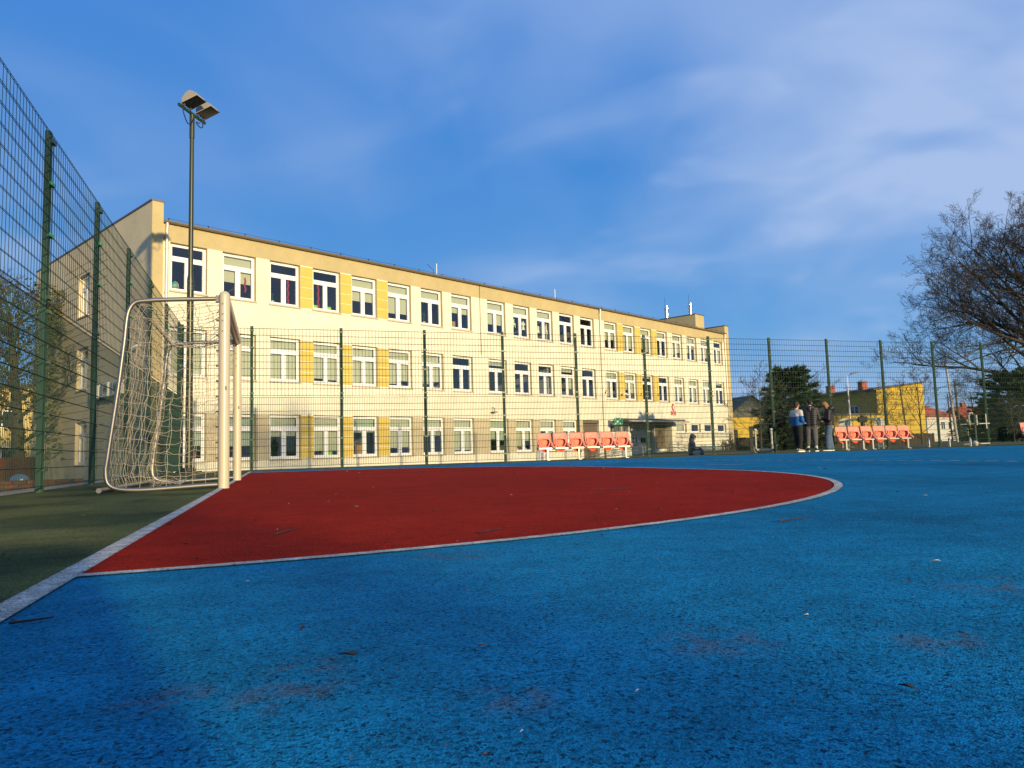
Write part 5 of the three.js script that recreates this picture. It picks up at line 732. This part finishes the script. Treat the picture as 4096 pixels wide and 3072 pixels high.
// ---------- houses ----------
function pane(parent, name, x0, x1, y0, y1, z, turn) { const w = sub(name, parent), f = new Bld(), g = new Bld(), F = 0.09; f.box(x0, x0 + F, y0, y1, z + 0.002, z + 0.05); f.box(x1 - F, x1, y0, y1, z + 0.002, z + 0.05); f.box(x0 + F, x1 - F, y0, y0 + F, z + 0.002, z + 0.05); f.box(x0 + F, x1 - F, y1 - F, y1, z + 0.002, z + 0.05); f.box((x0 + x1) / 2 - 0.04, (x0 + x1) / 2 + 0.04, y0 + F, y1 - F, z + 0.002, z + 0.05); f.build('frame', M.pvc, w); g.box(x0 + F, x1 - F, y0 + F, y1 - F, z + 0.001, z + 0.015); g.build('pane', M.darkGlass, w); if (turn) w.rotation.y = turn; return w; }
function tileRoof(parent, W, L, y0, y1, m, over = 0.35) { // pitched roof along z with rows of tiles
  const rows = 14; for (const s of [-1, 1]) { const b = new Bld(); for (let k = 0; k < rows; k++) { const t0 = k / rows, t1 = (k + 1) / rows, H = W / 2 + over, xa = s * lerp(H, 0, t0), xb = s * lerp(H, 0, t1), dy = (y1 - y0) * over / (W / 2), ya = lerp(y0 - dy, y1, t0), yb = lerp(y0 - dy, y1, t1); const N = Math.round(L / 0.34); for (let j = 0; j < N; j++) { const z0 = over - (L + 2 * over) * j / N, z1 = over - (L + 2 * over) * (j + 0.93) / N, lift = 0.05; const q = [V(xa, ya + lift, z0), V(xa, ya + lift, z1), V(xb, yb + 0.012, z1), V(xb, yb + 0.012, z0)]; s > 0 ? b.quad(q[0], q[1], q[2], q[3]) : b.quad(q[1], q[0], q[3], q[2]); } } const dk = new Bld(); b.build('tile_slope', m, parent); }
  const u = new Bld(), H = W / 2 + over, dy = (y1 - y0) * over / (W / 2); for (const s of [-1, 1]) { const a = [V(0, y1 - 0.01, over), V(s * H, y0 - dy - 0.01, over), V(s * H, y0 - dy - 0.01, -L - over), V(0, y1 - 0.01, -L - over)]; s > 0 ? u.quad(a[0], a[1], a[2], a[3]) : u.quad(a[1], a[0], a[3], a[2]); u.tube([V(0, y1 + 0.02, over), V(s * H, y0 - dy + 0.02, over)], 0.05, 5); } u.build('roof_underside', M.capMetal, parent);
}
{ const p = put(3012, 78, -0.3), o = thing('gable_house', 'small cream house with steep dark tiled roof beyond the school', 'house', p, 0), W = 8, e = 2.9, a = 5.75, L = 11, b = new Bld();
  b.box(-W / 2, W / 2, -0.3, e, -L, 0); b.tri(V(-W / 2, e, 0), V(W / 2, e, 0), V(0, a, 0)); b.tri(V(W / 2, e, -L), V(-W / 2, e, -L), V(0, a, -L)); b.build('wall', M.houseCream, o); tileRoof(o, W, L, e, a, M.tileDark); const c = new Bld(); c.box(-0.9, -0.1, a - 0.4, a + 0.55, -3.6, -3.0); c.build('chimney', M.kerb, o); const an = new Bld(); an.cyl(V(-2.0, a - 1.4, -4), V(-2.0, a + 1.3, -4), 0.03, 5); for (const y of [0.5, 0.8, 1.1]) an.cyl(V(-2.5, a + y, -4), V(-1.5, a + y, -4), 0.015, 4); an.build('aerial', M.black, o); }
{ const p = put(3521, 78, -0.3), o = thing('yellow_house', 'long yellow house with brick chimneys and sunlit gable wall', 'house', p, 0), W = 6.3, h0 = 6.05, h1 = 6.75, L = 34, b = new Bld();
  const q = (x, y, z) => V(x, y, z); b.quad(q(0, -0.3, 0), q(W, -0.3, 0), q(W, h1, 0), q(0, h0, 0)); b.quad(q(0, -0.3, -L), q(0, -0.3, 0), q(0, h0, 0), q(0, h0, -L)); b.quad(q(W, -0.3, 0), q(W, -0.3, -L), q(W, h1, -L), q(W, h1, 0)); b.quad(q(W, -0.3, -L), q(0, -0.3, -L), q(0, h0, -L), q(W, h1, -L)); b.build('wall', M.houseYellow, o);
  const r = new Bld(); r.quad(q(-0.55, h0 + 0.02, 0.25), q(W + 0.2, h1 + 0.1, 0.25), q(W + 0.2, h1 + 0.1, -L - 0.2), q(-0.55, h0 + 0.02, -L - 0.2)); r.quad(q(-0.55, h0 - 0.14, 0.25), q(-0.55, h0 - 0.14, -L - 0.2), q(W + 0.2, h1 - 0.03, -L - 0.2), q(W + 0.2, h1 - 0.03, 0.25)); r.quad(q(-0.55, h0 - 0.14, 0.25), q(W + 0.2, h1 - 0.03, 0.25), q(W + 0.2, h1 + 0.1, 0.25), q(-0.55, h0 + 0.02, 0.25)); r.quad(q(-0.55, h0 - 0.14, -L), q(-0.55, h0 - 0.14, 0.25), q(-0.55, h0 + 0.02, 0.25), q(-0.55, h0 + 0.02, -L)); r.build('roof', M.roofFelt, o);
  for (const [x, z] of [[0.7, -7.5], [0.5, -2.4]]) { const c = new Bld(); c.box(x - 0.33, x + 0.33, h0 - 0.1, h0 + 0.95, z - 0.33, z + 0.33); c.box(x - 0.38, x + 0.38, h0 + 0.951, h0 + 1.03, z - 0.38, z + 0.38); c.build('chimney', M.brick, o); }
  for (const z of [-3.2, -8.4, -13.6, -18.8]) for (const [y0, y1] of [[3.4, 4.5], [0.9, 2.1]]) { const w = pane(o, 'window', 0, 1.3, y0, y1, 0, 0); w.rotation.y = -Math.PI / 2; w.position.set(-0.002, 0, z - 0.65); }
  const an = new Bld(); an.cyl(V(2.8, h0, -2), V(2.8, h0 + 2.0, -2), 0.03, 5); for (const y of [1.3, 1.6, 1.9]) an.cyl(V(2.2, h0 + y, -2), V(3.4, h0 + y, -2), 0.02, 4); an.build('aerial', M.black, o);
  const g = thing('yellow_garage', 'low flat roofed yellow garage before the shaded house wall', 'garage', [p[0] - 0.12, -0.3, p[2] + 0.4], 0), gb = new Bld(); gb.box(-27, 0, -0.3, 3.35, -6, 0); gb.build('wall', M.houseYellow, g); const gr = new Bld(); gr.box(-27.2, 0.05, 3.351, 3.5, -6.2, 0.2); gr.build('roof', M.roofFelt, g); for (let k = 0; k < 5; k++) { const d = new Bld(); d.box(-25 + k * 5, -22.4 + k * 5, -0.2, 2.1, 0.002, 0.04); d.build('garage_door', M.woodDark, g); } }
{ const p = put(3775, 125, -0.3), o = thing('red_roof_house', 'distant white house with red tiled hipped roof', 'house', p, 0.3), b = new Bld(), W = 10, e = 4.4, a = 6.9, L = 9; b.box(-W / 2, W / 2, -0.3, e, -L, 0); b.build('wall', M.houseWhite, o); const r = new Bld(), H = W / 2 + 0.4, A = V(-2, a, -L / 2), B = V(2, a, -L / 2), c = [V(-H, e - 0.05, 0.4), V(H, e - 0.05, 0.4), V(H, e - 0.05, -L - 0.4), V(-H, e - 0.05, -L - 0.4)]; r.quad(c[0], c[1], B, A); r.tri(c[1], c[2], B); r.quad(c[2], c[3], A, B); r.tri(c[3], c[0], A); r.build('roof', M.tileRed, o); const ch = new Bld(); ch.box(-0.2, 0.6, a - 0.8, a + 0.6, -L / 2 - 0.4, -L / 2 + 0.4); ch.build('chimney', M.houseCream, o); pane(o, 'window', -0.5, 1.0, 2.2, 3.6, 0); pane(o, 'window', 2.0, 3.4, 2.2, 3.6, 0); }
{ const p = put(3950, 150, -0.3), o = thing('far_house', 'far brick house with orange roof half hidden by conifers', 'house', p, -0.2), b = new Bld(); b.box(-4, 4, -0.3, 4.6, -8, 0); b.build('wall', M.houseCream, o); const r = new Bld(); r.quad(V(-4.3, 4.5, 0.3), V(4.3, 4.5, 0.3), V(4.3, 7.2, -4), V(-4.3, 7.2, -4)); r.quad(V(4.3, 4.5, -8.3), V(-4.3, 4.5, -8.3), V(-4.3, 7.2, -4), V(4.3, 7.2, -4)); r.build('roof', M.tileRed, o); const c = new Bld(); c.box(-2, -1.2, 6, 8, -4.4, -3.6); c.build('chimney', M.brick, o); }
{ const p = put(-160, 62, -0.36), o = thing('apartment_block', 'sunlit cream apartment block behind the overgrown tree', 'building', p, 0.3), b = new Bld(); b.box(-13, 9, -0.3, 7.5, -9, 0); b.build('wall', plaster([0.7, 0.52, 0.2]), o); const r = new Bld(); r.box(-13.3, 9.3, 7.501, 7.8, -9.3, 0.3); r.build('roof', M.roofFelt, o); for (let k = 0; k < 6; k++) for (const y of [0.9, 4.0]) pane(o, 'window', -11.5 + k * 3.4, -10 + k * 3.4, y, y + 1.5, 0); }
{ const p = put(40, 24, -0.36), o = tag((() => { const b = new Bld(); b.box(-6, 0.9, 0, 0.95, -0.12, 0.12); const q = b.build('red_board_wall', mat([0.16, 0.045, 0.025], 0.9, { map: barkMap })); q.position.set(...p); q.rotation.y = 0.3; return q; })(), 'low dark red wall beneath the overgrown tree', 'wall'); }
{ const p = put(70, 15, -0.36), o = thing('brick_border', 'low red brick border behind the left fence', 'border', p, 0.3), mm = [mat([0.26, 0.075, 0.035], 0.9, { map: plasterMap }), mat([0.20, 0.06, 0.03], 0.9, { map: plasterMap }), mat([0.30, 0.10, 0.05], 0.9, { map: plasterMap })], g = new RoundedBoxGeometry(0.235, 0.065, 0.11, 1, 0.006); for (let j = 0; j < 5; j++) for (let k = 0; k < 9; k++) { const b = mesh('brick', g, mm[(k * 7 + j * 3) % 3], o); b.position.set(-0.95 + k * 0.25 + (j % 2) * 0.12, 0.035 + j * 0.075, hash(k, j, 4) * 0.012); }
  const t = new Bld(); t.geo(new THREE.SphereGeometry(0.17, 24, 12, 0, 6.283, 0, Math.PI / 2), new THREE.Matrix4().makeScale(1, 0.75, 0.6)); const q = t.build('plastic_cover', mat([0.10, 0.16, 0.24], 0.25)); q.position.set(p[0] + 0.05, 0.015, p[2]); tag(q, 'shiny blue grey plastic cover lying on the brick border', 'cover'); }

// ---------- street furniture behind the fence ----------
{ const p = put(3408, 60, -0.1), o = thing('street_lamp', 'white street lamp pole with a flat lamp head', 'street lamp', p, 0), b = new Bld(); b.tube([V(0, 0, 0), V(0, 3.2, 0), V(-0.02, 5.75, 0)], (t) => lerp(0.075, 0.045, t), 10); b.build('pole', M.white, o); const a = new Bld(); a.cyl(V(-0.02, 5.7, 0), V(0.35, 5.85, 0.1), 0.03, 8); a.geo(new RoundedBoxGeometry(0.7, 0.08, 0.26, 2, 0.03), new THREE.Matrix4().makeRotationZ(0.2).setPosition(0.65, 5.95, 0.1)); a.build('lamp_head', M.capMetal, o); }
const pole = (name, label, px, d, h, r0, m, lean, group) => { const p = put(px, d, -0.2), o = thing(name, label, 'pole', p, 0, group), b = new Bld(); b.tube([V(0, 0, 0), V(lean, h, 0)], (t) => lerp(r0, r0 * 0.65, t), 10); b.build('shaft', m, o); return o; };
const poleA = pole('utility_pole', 'brown wooden utility pole with wires before the conifers', 3848, 95, 7.9, 0.17, M.woodPole, -0.4), poleB = pole('utility_pole', 'thin dark utility pole before the red roofed house', 3812, 115, 7.4, 0.13, M.woodDark, -0.3);
{ const c = new Bld(); c.box(-0.9, 0.1, 7.3, 7.4, -0.05, 0.05); c.build('cross_arm', M.woodDark, poleA); const d = new Bld(); d.box(-0.7, 0.1, 6.8, 6.9, -0.05, 0.05); d.build('cross_arm', M.woodDark, poleB); }
pole('steel_pole', 'tall pale grey steel pole beside the wooden utility pole', 3832, 75, 8.2, 0.14, M.kerb, -0.75);
{ const A = put(3848, 95, 7.4), ends = [[-26, 6.0, -8], [-26, 5.0, -7], [34, 6.6, -6], [34, 6.0, 12]]; const o = thing('overhead_wires', 'thin black overhead wires running from the wooden pole', 'wires', [A[0] - 0.4, 0, A[2]], 0); for (const [x, y, z] of ends) { const b = new Bld(), P = []; for (let k = 0; k <= 16; k++) { const t = k / 16; P.push(V(x * t, lerp(7.2, y, t) - 3 * t * (1 - t), z * t)); } b.tube(P, 0.022, 4, false); b.build('wire', M.black, o); } }
{ const p = put(3330, 50, -0.1), o = thing('board_fence', 'low dark brown board fence behind the teenagers', 'fence', p, 0.12); for (let k = 0; k < 92; k++) { const b = new Bld(); b.box(-8.2 + k * 0.2, -8.02 + k * 0.2, 0, 0.82 + 0.06 * hash(k, 1, 2), -0.02 + 0.01 * (k % 2), 0.01 + 0.01 * (k % 2)); b.build('board', M.woodDark, o); } }
{ const p = put(2990, 56, -0.2), o = thing('hedge', 'dark leafless hedge between the school corner and conifer', 'hedge', p, 0); const b = new Bld(), r = rng(8); for (let k = 0; k < 700; k++) { const x = (r() - 0.5) * 4.6, c = V(x, 0, (r() - 0.5) * 0.6); b.tube([c, c.clone().add(V((r() - 0.5) * 0.4, 0.4, (r() - 0.5) * 0.3)), c.clone().add(V((r() - 0.5) * 0.8, 0.55 + 0.5 * r(), (r() - 0.5) * 0.5))], 0.008, 3, false); } b.build('stems', M.twig, o); }
const hoop = (() => { const b = new Bld(), P = [V(-0.09, 0, 0), V(-0.09, 0.28, 0)]; for (let k = 0; k <= 8; k++) P.push(V(-0.09 * Math.cos(k / 8 * Math.PI), 0.28 + 0.09 * Math.sin(k / 8 * Math.PI), 0)); P.push(V(0.09, 0.0, 0)); b.tube(P, 0.024, 10); return b.geometry(); })();
for (const [px, lab] of [[3716, 'short silver hoop on the grass below the yellow gable'], [3798, 'short silver hoop on the grass beside the steel pole'], [3882, 'short silver hoop on the grass beside the gym bars'], [3637, 'short silver hoop at the end of the red seat row']]) { const o = mesh('steel_hoop', hoop, M.steel); o.position.set(...put(px, 28.8, -0.04)); o.rotation.y = 0.9; tag(o, lab, 'hoop', 'silver hoops behind the fence'); }
{ // gym station with black post, two arches and boards
  const p = put(3457, 30.5, -0.06), o = thing('gym_station', 'outdoor gym station with black post and two grey arched handles', 'gym machine', p, -0.5), b = new Bld(); b.cyl(V(0, 0, 0), V(0, 1.42, 0), 0.085, 14); b.box(-0.16, 0.16, 1.14, 1.36, -0.12, 0.12); b.build('post', M.black, o);
  for (const s of [-1, 1]) { const a = new Bld(); a.tube(smoothPath([V(s * 0.12, 1.26, 0), V(s * 0.42, 1.26, 0), V(s * 0.58, 1.12, 0), V(s * 0.6, 0.8, 0.02), V(s * 0.6, 0.66, 0.05)], 24), 0.045, 10); a.cyl(V(s * 0.36, 0.64, 0.05), V(s * 0.86, 0.64, 0.05), 0.045, 10); a.build('arm', M.gymGreen, o); const f = new Bld(); f.box(s * 0.6 - 0.16, s * 0.6 + 0.16, 0.1, 0.16, -0.1, 0.3); f.cyl(V(s * 0.6, 0.66, 0.05), V(s * 0.6, 0.16, 0.1), 0.03, 8); f.build('footplate', M.gymGreen, o); }
  const rb = (w, h) => { const s = new THREE.Shape(); s.moveTo(-w, 0); s.lineTo(-w, h - w); s.absarc(0, h - w, w, Math.PI, 0, true); s.lineTo(w, 0); const hl = new THREE.Path(); hl.absarc(0, h - w * 0.7, w * 0.22, 0, 6.283, false); s.holes.push(hl); return new THREE.ExtrudeGeometry(s, { depth: 0.03, bevelEnabled: true, bevelSize: 0.008, bevelThickness: 0.008, bevelSegments: 2 }); };
  for (const [px, d, lab, w] of [[3382, 31, 'pale rounded information board left of the black gym post', 0.21], [3524, 31, 'pale rounded information board right of the black gym post', 0.17]]) { const q = thing('gym_board', lab, 'board', put(px, d, -0.06), -0.55, 'rounded boards of the outdoor gym'); const m = mesh('panel', rb(w, 0.82), M.gymPale, q); m.position.y = 0.5; const l = new Bld(); l.cyl(V(-w * 0.5, 0, 0.015), V(-w * 0.5, 0.52, 0.015), 0.025, 8); l.cyl(V(w * 0.5, 0, 0.015), V(w * 0.5, 0.52, 0.015), 0.025, 8); l.build('leg', M.gymPale, q); } }
{ const p = put(3055, 29.5, -0.06), o = thing('gym_walker', 'outdoor gym walker frame with pale uprights beside the conifer', 'gym machine', p, -0.4), b = new Bld(); b.box(-0.52, -0.4, 0, 1.05, -0.06, 0.06); b.tube(smoothPath([V(-0.4, 0.95, 0), V(-0.3, 1.12, 0), V(0.1, 1.16, 0), V(0.5, 1.14, 0)], 16), 0.03, 8); b.build('post', M.black, o); for (const x of [-0.3, 0.32]) { const u = new Bld(); u.cyl(V(x, 0.18, 0), V(x, 0.9, 0), 0.04, 10); u.geo(new THREE.SphereGeometry(0.065, 12, 10), new THREE.Matrix4().makeTranslation(x, 0.93, 0)); u.build('upright', M.gymPale, o); } const f = new Bld(); f.box(-0.28, 0.3, 0.12, 0.19, -0.1, 0.1); f.build('platform', M.gymPale, o); const c = new Bld(); c.tube(smoothPath([V(-0.42, 0.3, 0), V(-0.36, 0.06, 0), V(-0.2, 0.03, 0), V(0.24, 0.03, 0), V(0.42, 0.08, 0), V(0.48, 0.35, 0)], 20), 0.045, 8); c.build('base_tube', M.gymGreen, o); }
{ const p = put(3908, 29.6, -0.04), o = thing('gym_bars', 'outdoor gym post with pale cross bars and pedals', 'gym machine', p, -0.7), b = new Bld(); b.cyl(V(0, 0, 0), V(0, 1.3, 0), 0.03, 10); b.build('post', M.gymGreen, o); const c = new Bld(); c.cyl(V(-0.5, 0.9, 0), V(0.5, 0.9, 0), 0.022, 8); c.tube(smoothPath([V(-0.2, 0.85, 0.03), V(-0.2, 1.25, 0.03), V(-0.12, 1.34, 0.03), V(-0.05, 1.28, 0.03)], 16), 0.035, 8); c.cyl(V(0.05, 0.85, 0.03), V(0.05, 1.25, 0.03), 0.03, 8); c.cyl(V(0.38, 0.7, 0), V(0.38, 1.28, 0), 0.018, 8); c.build('cross_bar', M.gymPale, o); const f = new Bld(); f.cyl(V(-0.45, 0.1, 0), V(0.45, 0.12, 0), 0.025, 8); f.geo(new THREE.SphereGeometry(0.11, 12, 8), new THREE.Matrix4().makeTranslation(-0.05, 0.13, 0)); f.build('pedal', M.gymPale, o); }

// ---------- things on the window sills ----------
const inRoom = (c, r, x, z = -0.32) => { const p = toSchool(COL[c] + x, 0, z); return [p.x, ROW[r][0] + 0.08, p.z]; };
const shelfGeo = []; { const b = new Bld(); for (const r of [0, 1, 2]) for (let c = 0; c < (r < 2 ? 21 : 12); c++) b.box(COL[c] + 0.02, COL[c] + WW - 0.02, ROW[r][0] + 0.03, ROW[r][0] + 0.078, -0.5, ZF - 0.075); b.build('window_board', M.pvc, school); }
{ const o = thing('globe', 'small blue and green globe on the top floor window sill', 'globe', inRoom(0, 0, 0.3), SA), g = new THREE.SphereGeometry(0.14, 24, 16); const t = tex(128, (u, v) => fbm(u * 5, v * 5, 4, 6, 5) > 0.52 ? [0.35, 0.42, 0.16] : [0.05, 0.32, 0.40], 1); const m = mesh('ball', g, mat(0xffffff, 0.4, { map: t }), o); m.position.y = 0.2; const b = new Bld(); b.tube([...Array(13)].map((_, k) => V(0.16 * Math.sin(k / 12 * Math.PI), 0.2 + 0.16 * Math.cos(k / 12 * Math.PI), 0)), 0.008, 5); b.cyl(V(0, 0.001, 0), V(0, 0.05, 0), 0.06, 12); b.build('stand', M.white, o); }
const redPaper = mat([0.62, 0.05, 0.05], 0.7);
for (const [c, x, y0, y1, lab] of [[1, 1.08, 7.25, 7.85, 'short red paper chain behind the second top floor window'], [2, 0.98, 7.0, 8.05, 'long red paper chain behind the top floor window before the yellow blocks'], [3, 0.42, 6.98, 8.05, 'long red paper chain behind the top floor window between yellow blocks']]) { const b = new Bld(), r = rng(c * 31), P = []; const n = Math.round((y1 - y0) / 0.045); for (let k = 0; k < n; k++) { const y = y0 + k * 0.045, dx = 0.02 * Math.sin(k * 0.8) + (r() - 0.5) * 0.02; b.geo(new THREE.TorusGeometry(0.034, 0.011, 5, 10), new THREE.Matrix4().makeRotationY(k % 2 ? 0.9 : -0.6).setPosition(dx, y - y0, 0)); } const p = toSchool(COL[c] + x, y0, ZF - 0.07), o = b.build('paper_chain', redPaper); o.position.copy(p); o.rotation.y = SA; tag(o, lab, 'paper chain', 'red paper chains in the top floor windows'); }
const plantGreen = mat([0.07, 0.16, 0.03], 0.7, { side: THREE.DoubleSide }), potMats = [mat([0.35, 0.12, 0.05], 0.8), mat([0.6, 0.58, 0.5], 0.6), mat([0.25, 0.5, 0.03], 0.5)];
const plantThing = (lab, c, r, x, h, seed, pot) => { const o = thing('potted_plant', lab, 'plant', inRoom(c, r, x), SA, null), rr = rng(seed), b = new Bld(), l = new Bld(); b.geo(new THREE.LatheGeometry([[0.001, 0], [0.06, 0], [0.085, 0.13], [0.07, 0.13], [0.06, 0.11], [0.001, 0.11]].map(([a, y]) => new THREE.Vector2(a, y)), 16)); b.build('pot', potMats[pot], o); for (let k = 0; k < 46; k++) { const a = rr() * 6.3, y = 0.12 + (h - 0.12) * rr(), L = 0.09 + 0.1 * rr(), p = V((rr() - 0.5) * 0.08, y, (rr() - 0.5) * 0.06), e = p.clone().add(V(Math.cos(a) * L, L * (rr() - 0.2), Math.sin(a) * L * 0.5)), s = V(-Math.sin(a), 0.3, Math.cos(a)).multiplyScalar(0.02); l.quad(p, p.clone().lerp(e, 0.5).add(s), e, p.clone().lerp(e, 0.5).sub(s)); } l.cyl(V(0, 0.1, 0), V(0, h * 0.8, 0), 0.008, 5, false); l.build('leaves', plantGreen, o); };
plantThing('cactus-like plant in the top floor window before the yellow blocks', 2, 0, 0.3, 0.42, 1, 1); plantThing('spreading palm plant at the half lowered top floor blind', 5, 0, 0.2, 0.75, 2, 0); plantThing('flowering plant in the top floor window with clear lower panes', 6, 0, 0.45, 0.6, 3, 1); plantThing('leafy plant on the middle floor sill past the yellow blocks', 5, 1, 1.0, 0.42, 4, 0); plantThing('leafy plants on the middle floor sill by the fence post', 6, 1, 0.95, 0.5, 5, 0); plantThing('tall yucca plant in the ground floor window', 9, 2, 0.35, 0.95, 6, 1); plantThing('small plant beside the tall yucca plant', 9, 2, 1.05, 0.4, 7, 1); plantThing('plant low in the top floor window with paper figures', 10, 0, 0.35, 0.3, 8, 0); plantThing('dark plant on the middle floor sill above the entrance', 13, 1, 1.0, 0.45, 9, 0);
const limeM = mat([0.30, 0.62, 0.02], 0.5); for (const [c, r, x, lab] of [[3, 0, 0.3, 'left lime green chair back in the top floor window between yellow blocks'], [3, 0, 1.0, 'right lime green chair back in the top floor window between yellow blocks'], [3, 2, 1.0, 'lime green box on a ground floor sill']]) { const o = mesh('lime_box', new RoundedBoxGeometry(0.26, 0.2, 0.12, 2, 0.03), limeM); o.position.set(...inRoom(c, r, x)); o.position.y += 0.102; o.rotation.y = SA; tag(o, lab, 'box', null); }
{ const o = mesh('cardboard_box', new RoundedBoxGeometry(0.34, 0.36, 0.25, 1, 0.01), mat([0.40, 0.22, 0.08], 0.9)); o.position.set(...inRoom(7, 0, 0.3, -0.36)); o.position.y += 0.181; o.rotation.y = SA; tag(o, 'cardboard box on the top floor sill by the wall seam', 'box'); const q = mesh('cardboard_box', new RoundedBoxGeometry(0.42, 0.46, 0.25, 1, 0.01), mat([0.42, 0.22, 0.07], 0.9)); q.position.set(...inRoom(4, 2, 0.5, -0.36)); q.position.y += 0.231; q.rotation.y = SA; tag(q, 'tall cardboard box on a ground floor sill', 'box'); const rb_ = mesh('red_bottle', new THREE.LatheGeometry([[0.001, 0], [0.05, 0], [0.05, 0.2], [0.02, 0.26], [0.02, 0.3], [0.001, 0.3]].map(([a, y]) => new THREE.Vector2(a, y)), 14), redPaper); rb_.position.set(...inRoom(0, 2, 1.15)); tag(rb_, 'red bottle on the ground floor sill behind the goal net', 'bottle'); }
const paperW = mat([0.75, 0.70, 0.45], 0.9), cut = (pts, lab, c, x, y) => { const s = new THREE.Shape(pts.map(([a, b]) => new THREE.Vector2(a, b))), g = new THREE.ExtrudeGeometry(s, { depth: 0.004, bevelEnabled: false }), o = mesh('paper_cutout', g, paperW); o.position.copy(toSchool(COL[c] + x, y, ZF - 0.03)); o.rotation.y = SA; tag(o, lab, 'paper cutout', 'pale paper figures in the top floor windows'); };
const angel = [[-0.13, 0], [0.13, 0], [0.05, 0.24], [0.16, 0.32], [0.14, 0.44], [0.05, 0.36], [0.07, 0.46], [0, 0.54], [-0.07, 0.46], [-0.05, 0.36], [-0.14, 0.44], [-0.16, 0.32], [-0.05, 0.24]], deer = [[-0.1, 0], [-0.06, 0], [-0.05, 0.14], [0.04, 0.14], [0.06, 0], [0.1, 0], [0.09, 0.26], [0.0, 0.26], [0.0, 0.42], [0.06, 0.52], [-0.02, 0.46], [-0.1, 0.52], [-0.07, 0.42], [-0.12, 0.36], [-0.07, 0.3]], snowman = [[-0.09, 0], [0.09, 0], [0.11, 0.12], [0.06, 0.22], [0.08, 0.32], [0.05, 0.42], [-0.05, 0.42], [-0.08, 0.32], [-0.06, 0.22], [-0.11, 0.12]];
cut(deer, 'pale paper animal in the window with the paper angel', 9, 0.28, 7.42); cut(angel, 'pale paper angel in a top floor window', 9, 1.05, 7.35); cut(snowman, 'pale paper snowman in a top floor window', 10, 0.3, 7.3); cut(deer, 'pale paper animal in the window with the paper snowman', 10, 1.05, 7.3);
for (const c of [2, 3, 12]) { const b = new Bld(); b.box(0.1, 1.25, 0, 0.03, -0.03, 0.03); const o = b.build('strip_light', mat([0.8, 0.78, 0.72], 0.5)); const p = toSchool(COL[c], 8.42, -1.1); o.position.copy(p); o.rotation.y = SA; tag(o, ['', '', 'white ceiling strip in the top window before the yellow blocks', 'white ceiling strip in the top window between yellow blocks', '', '', '', '', '', '', '', '', 'white ceiling strip in the top window beside the long downpipe'][c], 'strip light', 'ceiling strips in top windows'); }

renderer.render(scene, camera);
